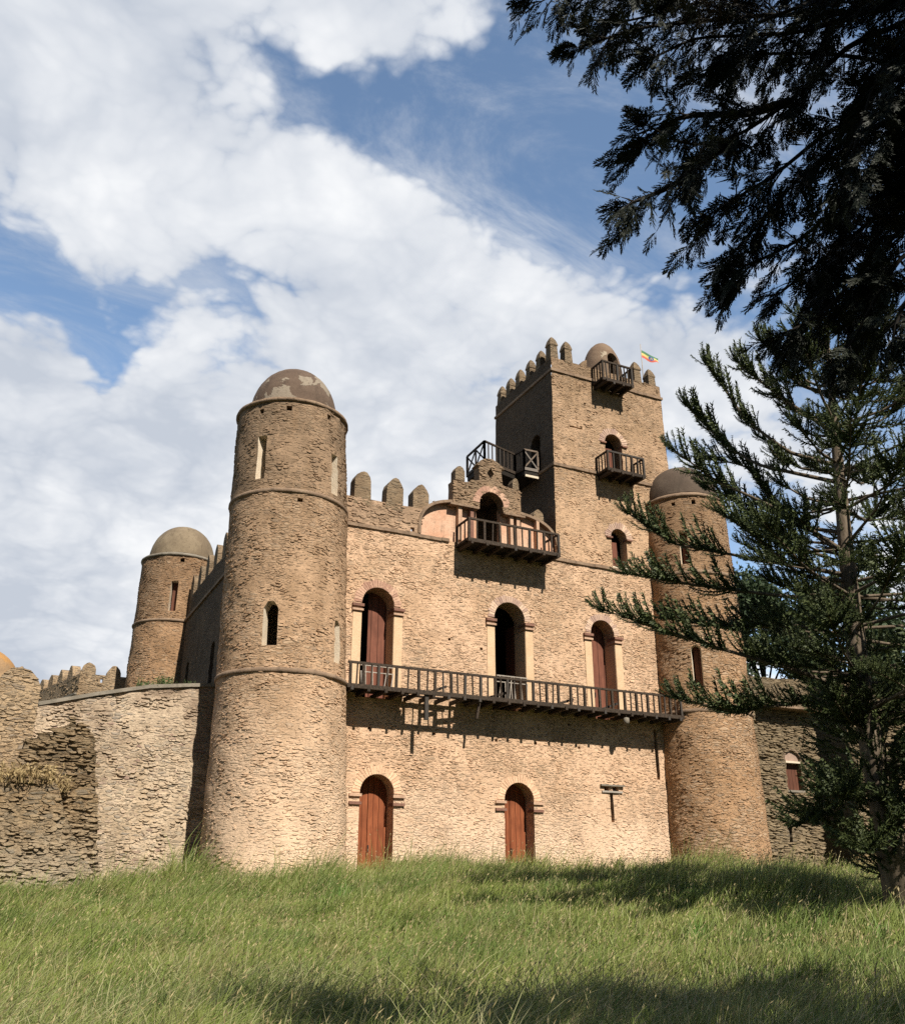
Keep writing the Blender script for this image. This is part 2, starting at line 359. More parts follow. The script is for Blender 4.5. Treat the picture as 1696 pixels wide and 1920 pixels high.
# ------------------------------------------------------------------ mesh building
WLOC = {}
class MB:
    def __init__(s): s.V = []; s.F = []; s.M = []; s.S = []
    def add(s, verts, faces, mat=0, smooth=False):
        o = len(s.V); s.V += [tuple(v) for v in verts]
        for f in faces:
            s.F.append(tuple(i + o for i in f)); s.M.append(mat); s.S.append(smooth)
        return s
    def box(s, x0, x1, y0, y1, z0, z1, mat=0):
        v = [(x, y, z) for z in (z0, z1) for y in (y0, y1) for x in (x0, x1)]
        return s.add(v, [(0, 2, 3, 1), (4, 5, 7, 6), (0, 1, 5, 4), (2, 6, 7, 3), (0, 4, 6, 2), (1, 3, 7, 5)], mat)
    def bar(s, p, q, w, h=None, mat=0, up=(0, 0, 1)):
        p, q = Vector(p), Vector(q); h = h or w
        d = (q - p).normalized(); u = Vector(up)
        if abs(d.dot(u)) > .98: u = Vector((0, 1, 0))
        a = d.cross(u).normalized(); b = a.cross(d)
        v = [c + a * (i * w / 2) + b * (j * h / 2) for c in (p, q) for i, j in ((-1, -1), (1, -1), (1, 1), (-1, 1))]
        return s.add(v, [(0, 1, 2, 3), (7, 6, 5, 4), (0, 4, 5, 1), (1, 5, 6, 2), (2, 6, 7, 3), (3, 7, 4, 0)], mat)
    def tube(s, pts, rad, n=8, mat=0, cap=True):
        pts = [Vector(p) for p in pts]; rings = []
        for i, p in enumerate(pts):
            d = (pts[min(i + 1, len(pts) - 1)] - pts[max(i - 1, 0)]).normalized()
            u = Vector((0, 0, 1)) if abs(d.z) < .9 else Vector((1, 0, 0))
            a = d.cross(u).normalized(); b = a.cross(d)
            r = rad[i] if isinstance(rad, (list, tuple)) else rad
            rings.append([p + a * (r * math.cos(2 * math.pi * k / n)) + b * (r * math.sin(2 * math.pi * k / n)) for k in range(n)])
        v = [q for rr in rings for q in rr]
        f = [(i * n + k, i * n + (k + 1) % n, (i + 1) * n + (k + 1) % n, (i + 1) * n + k) for i in range(len(pts) - 1) for k in range(n)]
        if cap: f += [tuple(range(n))[::-1], tuple((len(pts) - 1) * n + k for k in range(n))]
        return s.add(v, f, mat, True)
    def lathe(s, c, prof, n=64, mat=0, smooth=True, jit=0.0, lean=None):
        v = []
        for r, z in prof:
            cx, cy = (c[0] + (lean(z) if lean else 0), c[1])
            for k in range(n):
                a = 2 * math.pi * k / n; rr = r + (rnd.uniform(-jit, jit) if jit else 0)
                v.append((cx + rr * math.sin(a), cy - rr * math.cos(a), z + (rnd.uniform(-jit, jit) * .6 if jit else 0)))
        f = [(i * n + k, i * n + (k + 1) % n, (i + 1) * n + (k + 1) % n, (i + 1) * n + k) for i in range(len(prof) - 1) for k in range(n)]
        return s.add(v, f, mat, smooth)
    def prism(s, outline, y0, y1, mat=0):
        """outline in x,z (counter-clockwise seen from -y), extruded y0->y1"""
        n = len(outline)
        v = [(x, y0, z) for x, z in outline] + [(x, y1, z) for x, z in outline]
        f = [tuple(range(n)), tuple(range(2 * n - 1, n - 1, -1))] + [(i, i + n, (i + 1) % n + n, (i + 1) % n) for i in range(n)]
        return s.add(v, f, mat)
    def build(s, name, mats, parent=None, origin=None):
        V = np.array(s.V, dtype=np.float64)
        if origin is None: origin = ((V[:, 0].min() + V[:, 0].max()) / 2, (V[:, 1].min() + V[:, 1].max()) / 2, V[:, 2].min())
        o = np.array(origin, float)
        me = bpy.data.meshes.new(name); me.from_pydata((V - o).tolist(), [], s.F)
        me.polygons.foreach_set('material_index', s.M); me.polygons.foreach_set('use_smooth', s.S)
        for m in (mats if isinstance(mats, (list, tuple)) else [mats]): me.materials.append(m)
        me.update()
        return link(name, me, o, parent)
def link(name, data, o, parent=None):
    ob = bpy.data.objects.new(name, data); COL.objects.link(ob)
    pw = WLOC[parent.name] if parent else np.zeros(3)
    ob.parent = parent; ob.location = tuple(np.array(o) - pw); WLOC[ob.name] = np.array(o, float)
    return ob
def big_mesh(name, V, F4, mats, parent=None, origin=(0, 0, 0), smooth=False, tri=False):
    """fast path for numpy arrays: V (n,3), F4 (m,4 or 3)"""
    k = F4.shape[1]; me = bpy.data.meshes.new(name)
    me.vertices.add(len(V)); me.vertices.foreach_set('co', (V - np.array(origin)).astype(np.float32).ravel())
    me.loops.add(F4.size); me.loops.foreach_set('vertex_index', F4.astype(np.int32).ravel())
    me.polygons.add(len(F4)); me.polygons.foreach_set('loop_start', np.arange(0, F4.size, k, dtype=np.int32))
    if smooth: me.polygons.foreach_set('use_smooth', np.ones(len(F4), dtype=bool))
    me.materials.append(mats); me.update(calc_edges=True)
    return link(name, me, origin, parent)
def empty(name, loc, parent=None):
    return link(name, None, loc, parent)
def tag(o, label=None, cat=None, group=None, kind=None):
    if label: o['label'] = label
    if cat: o['category'] = cat
    if group: o['group'] = group
    if kind: o['kind'] = kind
    return o

def inside(poly, x, y):
    c = False; n = len(poly); j = n - 1
    for i in range(n):
        xi, yi = poly[i]; xj, yj = poly[j]
        if (yi > y) != (yj > y) and x < (xj - xi) * (y - yi) / (yj - yi) + xi: c = not c
        j = i
    return c
def segd(poly, x, y):
    b = 1e9; n = len(poly)
    for i in range(n):
        ax, ay = poly[i]; bx, by = poly[(i + 1) % n]; dx, dy = bx - ax, by - ay
        t = max(0, min(1, ((x - ax) * dx + (y - ay) * dy) / (dx * dx + dy * dy + 1e-12)))
        b = min(b, (x - ax - t * dx) ** 2 + (y - ay - t * dy) ** 2)
    return math.sqrt(b)
def subdiv(poly, step):
    out = []; n = len(poly)
    for i in range(n):
        a, b = poly[i], poly[(i + 1) % n]; L = math.hypot(b[0] - a[0], b[1] - a[1]); k = max(1, int(round(L / step)))
        out += [(a[0] + (b[0] - a[0]) * j / k, a[1] + (b[1] - a[1]) * j / k) for j in range(k)]
    return out
def panel(outline, holes, mapf, thick=.6, grid=.45, amp=.03, edge_jit=.0, mats=(0, 0), close=True, smooth=True, stones=0, size=(.12, .40, .035, .11), prot=(.012, .05)):
    """wall surface with real openings. outline / holes: (u,z) polygons; holes: (poly, depth)"""
    mb = MB(); pts = []; edges = []; ring = []
    for k, (poly, dep) in enumerate([(outline, thick)] + holes):
        sp = subdiv(poly, grid if k == 0 else .22)
        if edge_jit: sp = [(a + rnd.uniform(-edge_jit, edge_jit), b + rnd.uniform(-edge_jit, edge_jit)) for a, b in sp]
        o = len(pts); pts += sp; edges += [(o + i, o + (i + 1) % len(sp)) for i in range(len(sp))]; ring.append((o, len(sp), dep))
    us = [p[0] for p in outline]; zs = [p[1] for p in outline]
    u = min(us) + grid / 2
    while u < max(us):
        z = min(zs) + grid / 2
        while z < max(zs):
            a, b = u + rnd.uniform(-.2, .2) * grid, z + rnd.uniform(-.2, .2) * grid
            if inside(outline, a, b) and segd(outline, a, b) > grid * .4 and all(segd(h, a, b) > grid * .4 and not inside(h, a, b) for h, _ in holes): pts.append((a, b))
            z += grid
        u += grid
    res = delaunay_2d_cdt([Vector(p) for p in pts], edges, [], 0, 1e-5)
    vs, fs, orig = res[0], res[2], res[3]
    idx = {}
    for i, ol in enumerate(orig):
        for o_ in ol: idx[o_] = i
    keep = []
    for f in fs:
        cx = sum(vs[i][0] for i in f) / len(f); cz = sum(vs[i][1] for i in f) / len(f)
        if inside(outline, cx, cz) and not any(inside(h, cx, cz) for h, _ in holes): keep.append(tuple(f))
    offs = [rnd.uniform(-amp, amp) for _ in vs]
    front = [mapf(v[0], v[1], offs[i]) for i, v in enumerate(vs)]
    if keep:
        a, b, c = (Vector(front[i]) for i in keep[0][:3])
        nrm = (b - a).cross(c - a)
        q = mapf(vs[keep[0][0]][0], vs[keep[0][0]][1], -1.0)
        if nrm.dot(Vector(q) - a) < 0: keep = [f[::-1] for f in keep]
    mb.add(front, keep, mats[0], smooth)
    for k, (o, n, dep) in enumerate(ring):
        if k == 0 and not close: continue
        ids = [idx[o + i] for i in range(n)]
        v = [front[i] for i in ids] + [mapf(vs[i][0], vs[i][1], dep) for i in ids]
        small = (max(p[0] for p in ring_poly(vs, ids)) - min(p[0] for p in ring_poly(vs, ids))) < .3
        mb.add(v, [(i, (i + 1) % n, (i + 1) % n + n, i + n) for i in range(n)], mats[1] if k and not small else mats[0], False)
    if stones:
        area = (max(us) - min(us)) * (max(zs) - min(zs))
        for _ in range(int(area * stones)):
            a, b = rnd.uniform(min(us), max(us)), rnd.uniform(min(zs), max(zs))
            if not inside(outline, a, b): continue
            w, h = rnd.uniform(size[0], size[1]) ** 1.0 / 2, rnd.uniform(size[2], size[3]) / 2
            if any(inside(hh, a + sx_ * w, b + sz_ * h) for hh, _d in holes for sx_, sz_ in ((-1, -1), (1, -1), (1, 1), (-1, 1), (0, 0))): continue
            if rnd.random() < .07: w *= 1.25; h *= 1.9
            pr = rnd.uniform(*prot); tl = rnd.uniform(-.12, .12)
            nn = 6; base = []; topv = []
            for k_ in range(nn):
                an_ = 6.283 * (k_ + rnd.uniform(-.25, .25)) / nn
                du, dz = w * math.cos(an_) * rnd.uniform(.85, 1.15), h * max(-.9, min(.9, math.sin(an_) * 1.25)) * rnd.uniform(.85, 1.1)
                dz += du * tl
                base.append(mapf(a + du, b + dz, .03)); q_ = rnd.uniform(.72, .92)
                topv.append(mapf(a + du * q_, b + dz * q_, -pr * rnd.uniform(.65, 1.15)))
            mb.add(base + topv, [tuple(range(nn, 2 * nn))] + [(i, (i + 1) % nn, (i + 1) % nn + nn, i + nn) for i in range(nn)], 2 if max(mats) else 1, False)
    return mb
def ring_poly(vs, ids): return [vs[i] for i in ids]

def arch(xc, w, z0, zs, n=12, rise=1.0):
    r = w / 2
    return [(xc - r, z0), (xc + r, z0)] + [(xc + r * math.cos(math.pi * k / n), zs + rise * r * math.sin(math.pi * k / n)) for k in range(n + 1)]
def lancet(xc, w, z0, z1):
    r = w / 2
    return [(xc - r, z0), (xc + r, z0), (xc + r, z1 - r * .95), (xc + r * .4, z1), (xc - r * .4, z1), (xc - r, z1 - r * .95)]
def rect(x0, x1, z0, z1): return [(x0, z0), (x1, z0), (x1, z1), (x0, z1)]
def flat_y(y): return lambda u, z, d: (u, y + d, z)          # faces -y
def flat_x(x): return lambda u, z, d: (x + d, u, z)          # faces -x

def arch_ring(xc, zs, r0, r1, y, th, n=22, gap=.16, a0=0, a1=math.pi, rise=1.0, mapp=None):
    mb = MB()
    for k in range(n):
        b0 = a0 + (a1 - a0) * (k + gap / 2) / n; b1 = a0 + (a1 - a0) * (k + 1 - gap / 2) / n
        ro = r1 + rnd.uniform(-.05, .05); yy = y + rnd.uniform(-.008, .008)
        o = [(xc + r * math.cos(b), zs + rise * r * math.sin(b)) for r, b in ((r0, b0), (ro, b0), (ro, b1), (r0, b1))]
        mb.prism(o, yy, y + th)
    if mapp: mb.V = [mapp(*v) for v in mb.V]
    return mb

# ------------------------------------------------------------------ ground
def zg(x, y):
    t = np.clip((y + 23.5 + np.clip((x - 8) * 1.3, 0, 11)) / 20.5, 0, 1); s = t * t * (3 - 2 * t)
    xx = np.clip(x, -5, 45)
    return -1.72 + s * np.interp(xx, [-5, 2, 6, 11, 15, 29, 34, 40, 45], [1.0, 1.18, 1.38, 1.52, 1.78, 1.86, 1.70, 1.50, 1.45]) + .10 * np.sin(x * .55 + 1.3) * np.sin(y * .47) + .05 * np.sin(x * 1.7 + y * 1.1)
gx = np.concatenate([np.linspace(-900, -40, 12), np.linspace(-36, 90, 127), np.linspace(95, 900, 12)])
gy = np.concatenate([np.linspace(-600, -64, 10), np.linspace(-60, 60, 121), np.linspace(66, 1200, 14)])
GX, GY = np.meshgrid(gx, gy)
gv = np.stack([GX.ravel(), GY.ravel(), zg(GX, GY).ravel()], 1)
nx, ny = len(gx), len(gy)
ii, jj = np.meshgrid(np.arange(ny - 1), np.arange(nx - 1), indexing='ij')
a = (ii * nx + jj).ravel()
tag(big_mesh('ground', gv, np.stack([a, a + 1, a + nx + 1, a + nx], 1), M_GROUND, smooth=True), kind='structure')

# ================================================================== THE CASTLE
castle = tag(empty('castle', (20, 8, 0)), 'sunlit brown rubble castle with round domed corner towers, square keep and long wooden balcony', 'castle')
ZS = 14.86                                  # string course of the main block
D1, D2, D3 = (14.16, 1.50, 7.30, 11.36), (20.70, 1.62, 7.30, 11.50), (25.87, 1.36, 7.30, 11.42)
L1, L2 = (14.38, 1.48, -.6, 3.50), (20.98, 1.46, -.6, 3.48)
SPOUT = rect(25.74, 25.92, 2.72, 4.02)
holes = [(arch(*D1), 1.0), (arch(*D2), 1.0), (arch(*D3), 1.0), (arch(*L1), .95), (arch(*L2), .95), (SPOUT, .5),
         (rect(25.45, 25.75, 4.08, 4.26), .5), (rect(25.90, 26.25, 4.08, 4.26), .5), (rect(28.50, 28.68, 4.70, 7.0), .3)]
for hx, hz in ((13.95, 6.05), (16.9, 6.02), (19.9, 5.95), (21.9, 5.95), (24.2, 5.9), (19.2, 9.95), (23.7, 6.9), (17.6, 10.2)):
    holes.append((rect(hx - .07, hx + .07, hz - .06, hz + .06), .25))
front = panel(rect(9.3, 31.6, -1.2, ZS), holes, flat_y(0.0), 1.0, .42, .02, stones=44, size=(.07, .28, .025, .07), prot=(.006, .028)).build('front_wall', [M_FACADE, STONE['facade_rubble']], castle)
# parapet over the string course, left of the keep
LXC, LHW = 19.78, 3.68
def lunette_out(xc, hw, z0, h, n=28, e=3.2):
    o = []
    for k in range(n + 1):
        a_ = math.pi * k / n; c_, s_ = math.cos(a_), math.sin(a_)
        o.append((xc + hw * math.copysign(abs(c_) ** (2 / e), c_), z0 + h * abs(s_) ** (2 / e)))
    return o
lo = lunette_out(LXC, LHW, 14.98, 1.93)
lcurve = [p for p in lo if p[0] < LXC and p[1] < 16.2][::-1]; rcurve = [p for p in lo if p[0] > LXC and p[1] < 16.2]
panel([(9.3, ZS + .004), (lcurve[0][0] - .0, ZS + .004)] + lcurve + [(lcurve[-1][0] + .05, 16.2), (9.3, 16.2)], [(rect(15.62, 15.80, 15.0, 15.22), .3)], flat_y(0.01), .5, .36, .02, .012, stones=26).build('front_parapet', [M_FACADE, STONE['facade_rubble']], castle)
panel([(rcurve[0][0], ZS + .004), (23.55, ZS + .004), (23.55, 16.15), (rcurve[-1][0] - .05, 16.2)] + rcurve[::-1][:-1], [], flat_y(0.01), .5, .36, .02, .012).build('front_parapet', M_FACADE, castle)
# plaster lunette at the back of the recess, with the arched door hole
GDOOR = arch(19.76, 1.30, 14.99, 17.02)
lo2 = lunette_out(LXC, LHW + .1, 14.98, 2.08)
for xl_, sgn in ((19.11, -1), (20.41, 1)):
    pp = [p for p in lo2 if (p[0] - xl_) * sgn > .02]
    pp = pp if sgn > 0 else pp[::-1]
    poly = [(xl_, 14.9), (LXC + sgn * (LHW + .1), 14.9)] + pp + [(xl_, 17.05)]
    panel(poly if sgn > 0 else poly[::-1], [], flat_y(.225), .3, .45, .012).build('lunette_plaster', M_LUNETTE, castle)
def hoop(o_in, o_out, y0, y1, mb):
    n = len(o_in)
    v = [(x, y0, z) for x, z in o_in] + [(x, y0, z) for x, z in o_out] + [(x, y1, z) for x, z in o_out] + [(x, y1, z) for x, z in o_in]
    f = []
    for i in range(n - 1):
        for k in range(4):
            a_, b_ = k * n, ((k + 1) % 4) * n
            f.append((a_ + i, b_ + i, b_ + i + 1, a_ + i + 1))
    return mb.add(v, f)
li, lo3 = lunette_out(LXC, LHW, 14.98, 1.93, 60), lunette_out(LXC, LHW + .12, 14.98, 2.06, 60)
for sgn in (-1, 1):
    kk = [k for k in range(61) if (li[k][0] - 19.76) * sgn > .70]
    hoop([li[k] for k in kk], [lo3[k] for k in kk], -.07, .30, MB()).build('archivolt', M_TRIM, castle)
# bell gable over the lunette
gab = [(17.72, 16.72), (19.10, 16.72)] + arch(19.76, 1.32, 16.72, 17.02)[2:][::-1] + [(20.42, 16.72), (21.38, 16.72), (21.38, 18.06), (20.62, 18.12), (20.36, 18.22), (20.34, 19.02), (20.5, 19.05), (20.44, 19.12), (20.2, 19.34), (19.86, 19.46), (19.5, 19.44), (19.2, 19.28), (19.02, 19.1), (18.98, 19.02), (19.12, 18.98),
       (19.12, 18.2), (18.45, 17.98), (17.72, 17.9)]
diamond = [(19.74, 18.36), (19.93, 18.68), (19.74, 19.0), (19.55, 18.68)]
g_ob = panel(gab, [(diamond, .35)], flat_y(-.14), .55, .3, .02, .02, stones=40, size=(.1, .3, .03, .08)).build('bell_gable', [M_TOWER, STONE['tower_rubble']], castle)
arch_ring(19.76, 17.02, .66, .98, -.17, .08, 13, .05).build('arch_surround', M_VRED, g_ob)
for xa, xb, zt in ((17.76, 18.40, 18.75), (20.92, 21.36, 18.72)):
    xm = (xa + xb) / 2; w = (xb - xa) / 2
    MB().prism([(xm - w * .8, 18.0), (xm + w * .8, 18.0), (xm + w * .78, zt - .25), (xm + w * .45, zt - .06), (xm, zt), (xm - w * .45, zt - .06), (xm - w * .78, zt - .25)], -.12, .35).build('pinnacle', M_MERLON, g_ob)
for xa, xb in ((18.02, 18.22), (18.66, 18.84), (20.82, 21.0), (21.18, 21.36), (22.3, 22.46)):
    MB().box(xa, xb, -.06, .2, 14.99, 16.72).build('pilaster_strip', M_CAPL if xa != 18.66 else M_CAP, castle)
for xa, xb in ((17.55, 19.05), (20.47, 21.6)): MB().box(xa, xb, -.2, .15, 16.66, 16.76).build('gable_cornice', M_TRIM, castle)
MB().box(18.9, 20.6, 1.9, 1.96, 14.9, 17.8).build('gable_back_wall', M_SHADED, castle)
MB().box(18.84, 20.66, .40, 1.96, 17.752, 17.83).build('passage_ceiling', M_SHADED, castle)
for xw in (18.84, 20.60): MB().box(xw, xw + .06, .30, 1.9, 14.9, 17.75).build('passage_wall', M_SHADED, castle)
# string courses
def course_x(x0, x1, z, y=-.09, h=.15, mat=M_TRIM, name='string_course', parent=castle):
    mb = MB(); x = x0
    while x < x1 - .01:
        xn = min(x1, x + rnd.uniform(.5, 1.2)); dz = rnd.uniform(-.015, .015)
        mb.box(x, xn - .004, y + rnd.uniform(-.015, .015), .12, z - h / 2 + dz, z + h / 2 + dz); x = xn
    return mb.build(name, mat, parent)
course_x(9.4, 17.55, ZS); course_x(23.05, 31.0, ZS)

# merlons of the main block
def merlon_mb(xm, w, z0, zt, y0, y1):
    h = w / 2; zt += rnd.uniform(-.07, .05); w *= rnd.uniform(.94, 1.04); sh = zt - w * rnd.uniform(.52, .68)
    o = [(xm - h, z0), (xm + h, z0), (xm + h * .98, sh), (xm + h * .74, sh + w * .28), (xm + h * .35, zt - .06), (xm, zt), (xm - h * .35, zt - .06), (xm - h * .74, sh + w * .28), (xm - h * .98, sh)]
    o = [(x + rnd.uniform(-.03, .03), z + rnd.uniform(-.03, .02)) for x, z in o]
    return MB().prism(o, y0, y1)
for xm, w in ((11.9, .8), (13.25, .80), (14.81, .82), (16.36, .80), (22.80, .62)):
    yb = .0 if xm < 16 else .535
    merlon_mb(xm, w, 15.9, 17.56 + yb * .3 if xm < 22 else 17.6, yb, yb + .6).build('merlon', M_MERLON, castle)
# left side wall and its battlement
side = panel(rect(0.2, 21.6, -1.0, ZS), [(arch(10.9, .9, 9.4, 11.2), .5), (arch(17.4, .8, 10.3, 11.5), .5)], flat_x(9.48), .8, .6, .02).build('side_wall', M_SHADED, castle)
panel(rect(0.2, 21.0, ZS + .004, 16.2), [], flat_x(9.5), .5, .6, .02).build('side_parapet', M_SHADED, castle)
mb = MB(); mb.box(9.38, 9.6, 0.5, 21.0, ZS - .08, ZS + .08); mb.build('string_course', M_TRIM, castle)
for k in range(9):
    ym = 2.4 + k * 2.05; b = merlon_mb(0, .85, 16.02, 17.55, 0, .6)
    b.V = [(9.5 + y, ym - x, z) for x, y, z in b.V]; b.build('merlon', M_MERLON, castle)
for yc, w, z0, zs_ in ((10.9, .9, 9.4, 11.2), (17.4, .8, 10.3, 11.5)):
    MB().box(9.9, 9.95, yc - w / 2 - .05, yc + w / 2 + .05, z0 - .05, zs_ + .6).build('window', M_DOORD, castle)
MB().box(9.9, 31.2, .9, 21.4, ZS - .3, ZS - .05).build('roof', M_ROOF, castle)
MB().box(9.9, 31.2, 21.2, 21.6, -1, 16.2).build('back_wall', M_SHADED, castle)
MB().box(31.2, 31.7, 0.5, 21.4, -1, 16.2).build('far_side_wall', M_SHADED, castle)

# ---- doors
def leaf(poly, y, th, mat, name, parent, split=None):
    mb = MB(); mb.prism(poly, y, y + th)
    return mb.build(name, mat, parent)
def door_set(spec, kind, mat_v, r1, open_left=False, open_all=False, mat=M_DOORU):
    xc, w, z0, zs_ = spec; r = w / 2
    d = arch_ring(xc, zs_, r + .005, r + r1, -.022, .1, 25 if kind == 'upper' else 23, .14).build('arch_surround', mat_v, castle)
    for s in (-1, 1):
        xa = xc + s * (r + .20)
        if kind == 'upper':
            x0, x1 = sorted((xc + s * (r - .0), xc + s * (r + .40)))
            MB().box(x0, x1, -.035, .85 if False else .02, z0 + .02, zs_ - .45).box(*sorted((xc + s * (r - .012), xc + s * (r - .002))), .0, .93, z0 + .02, zs_ - .45).build('pilaster', M_CREAM, castle)
            MB().box(xa - .25, xa + .25, -.12, .55, zs_ - .40, zs_ - .31).build('capital', M_CAPL, castle)
            MB().box(xa - .21, xa + .21, -.05, .55, zs_ - .308, zs_ - .22).build('capital', M_CAPL, castle)
            MB().box(xa - .26, xa + .26, -.16, .55, zs_ - .218, zs_ - .10).build('capital', M_CAP, castle)
        else:
            for dz in (-.05, -.36):
                MB().box(xa - .26, xa + .26, -.10, .45, zs_ - .11 + dz, zs_ + .0 + dz).build('impost', M_CAP if dz < -.1 else M_CAPL, castle)
    y = .84 if kind == 'upper' else .72
    full = arch(xc, w + .02, z0, zs_, 14)
    if open_all:
        # both leaves folded back into the room
        for s in (-1, 1):
            MB().box(*sorted((xc + s * (r - .06), xc + s * (r - .005))), 1.0, 1.75, z0, zs_).build('door', M_DOORD, castle)
        return
    if open_left:
        lf = MB(); lf.prism([(x, z) for x, z in [(xc - .12, z0), (xc + r, z0)] + [(xc + r * math.cos(math.pi * k / 14), zs_ + r * math.sin(math.pi * k / 14)) for k in range(8)] + [(xc - .12, zs_ + r * .98)]], y, y + .07)
        lf.build('door', mat, castle)
        MB().box(xc - r + .005, xc - r + .06, 1.0, 1.75, z0, zs_).build('door', M_DOORD, castle)
        return
    g_ = .02
    arc = [(xc + r * math.cos(math.pi * k / 16), zs_ + r * math.sin(math.pi * k / 16)) for k in range(17)]
    right = [(xc - .1 + g_, z0), (xc + r, z0)] + arc[:9] + [(xc - .1 + g_, zs_ + r * .99)]
    left = [(xc - r, z0), (xc - .1 - g_ * 0, z0), (xc - .1, zs_ + r * .98)] + [p for p in arc[9:] if p[0] < xc - .1]
    b = MB().prism(right, y, y + .07).build('door', mat, castle)
    MB().box(xc - .06, xc - .02, y - .05, y, z0 + 1.9 if kind == 'lower' else z0 + 1.2, (z0 + 2.15) if kind == 'lower' else z0 + 1.4).build('latch', M_IRON, b)
    MB().prism(left, y + .012, y + .08).build('door', mat, castle)
    MB().bar((xc - r, y - .06, z0), (xc - r, y - .06, zs_ + .1), .001).V and None
door_set(D1, 'upper', M_VRED, .34, open_left=True)
door_set(D2, 'upper', M_VGREY, .34, open_all=True)
door_set(D3, 'upper', M_VGREY, .31, mat=M_DOORU)
door_set(L1, 'lower', M_VTAN, .36, mat=M_DOOR)
door_set(L2, 'lower', M_VTAN, .32, mat=M_DOOR)
# small twin opening with its lintel over the slit
MB().box(25.22, 26.52, -.14, .1, 4.27, 4.34).build('lintel', M_COPING, castle)
MB().box(25.30, 26.42, -.08, .1, 3.99, 4.07).build('sill', M_WOODL, castle)

# ---- balconies
def balcony(x0, x1, p, zd, rh, nb, parent=castle, y=0.0, posts=None, ends=True, skip=(), nbal=1, joists=6, side_bal=2, beam=.14, deck_gaps=()):
    """wooden balcony standing out p metres from the wall plane y; deck top zd"""
    segs = []; xs = x0
    for g0, g1 in deck_gaps: segs.append((xs, g0)); xs = g1
    segs.append((xs, x1))
    mb = MB()
    for a_, b_ in segs:
        n = max(2, int(p / .22))
        for k in range(n):
            ya, yb = y - p + .08 + (p - .1) * k / n, y - p + .08 + (p - .1) * (k + 1) / n - .012
            mb.box(a_ + rnd.uniform(-.1, .05), b_ + rnd.uniform(-.05, .1), ya, yb, zd - .055 + rnd.uniform(-.006, .006), zd + rnd.uniform(-.004, .004))
    deck = mb.build('balcony', M_WOODD, parent)
    MB().bar((x0 - .06, y - p, zd - .05), (x1 + .06, y - p, zd - .05), .11, .17).build('edge_beam', M_WOOD, deck)
    for k in range(joists):
        xj = x0 + .15 + (x1 - x0 - .3) * k / (joists - 1)
        MB().bar((xj, y + .25, zd - .15), (xj + rnd.uniform(-.03, .03), y - p - rnd.uniform(.05, .16), zd - .16), .12, .15).build('joist', M_WOOD, deck)
    zr = zd + rh
    MB().bar((x0 - .04, y - p, zr), (x1 + .04, y - p, zr), .10, .09).build('handrail', M_WOOD, deck)
    ps = posts or [x0 + (x1 - x0) * k / nb for k in range(nb + 1)]
    for i, xp in enumerate(ps):
        MB().bar((xp + rnd.uniform(-.01, .01), y - p, zd - .02), (xp + rnd.uniform(-.015, .015), y - p, zr - .04), .10, .10).build('post', M_WOOD, deck)
        if i < len(ps) - 1:
            for q in range(nbal):
                xb = xp + (ps[i + 1] - xp) * (q + 1) / (nbal + 1) + rnd.uniform(-.02, .02)
                if rnd.random() < .93: MB().bar((xb, y - p, zd), (xb + rnd.uniform(-.03, .03), y - p, zr - .04), .055, .05).build('baluster', M_WOOD, deck)
    if ends:
        for xe in (x0, x1):
            MB().bar((xe, y - p, zr), (xe, y + .02, zr), .08, .08).build('side_rail', M_WOOD, deck)
            MB().bar((xe, y - p, zd + .03), (xe, y + .02, zd + .03), .08, .1).build('side_rail', M_WOOD, deck)
            MB().bar((xe, y - .06, zd), (xe, y - .06, zr), .08).build('post', M_WOOD, deck)
            for q in range(side_bal):
                yb = y - p + p * (q + 1) / (side_bal + 1)
                MB().bar((xe, yb, zd), (xe, yb, zr - .03), .05).build('baluster', M_WOOD, deck)
    return deck
LB = balcony(12.48, 29.25, 1.32, 7.50, .90, 22, posts=[12.55, 13.1, 13.75, 14.55, 15.55, 16.3, 17.05, 17.7, 18.45, 19.15, 19.75, 20.4, 21.05, 21.75, 22.35, 23.0, 23.75, 24.55, 25.25, 25.95, 26.6, 27.25, 27.95, 28.55, 29.2],
             ends=False, joists=24, deck_gaps=((15.35, 17.9),))
MB().bar((15.3, -.35, 7.46), (17.4, -.42, 7.46), .2, .05).bar((16.9, -1.0, 7.43), (18.2, -.75, 7.43), .22, .05).build('loose_plank', M_WOODD, LB)
MB().bar((15.95, -1.22, 6.35), (15.95, -1.22, 7.4), .16, .14).build('strut', M_WOOD, LB)
MB().bar((18.35, -1.1, 6.6), (18.45, -1.2, 7.4), .10, .12).build('strut', M_WOOD, LB)
for xb, xe in ((16.2, 16.95), (18.95, 19.9), (22.4, 23.3), (24.9, 25.7)):
    MB().bar((xb, -.9, 7.55), (xe, -1.05, 7.85), .12, .1).build('loose_beam', M_WOOD, LB)
balcony(17.94, 22.72, 1.30, 14.62, .98, 6, nbal=1, joists=7, side_bal=2)
balcony(26.2, 28.12, 1.02, 25.28, 1.05, 2, nbal=3, joists=4, side_bal=3)
balcony(26.12, 28.38, 1.05, 19.92, .98, 3, nbal=1, joists=4, side_bal=3)
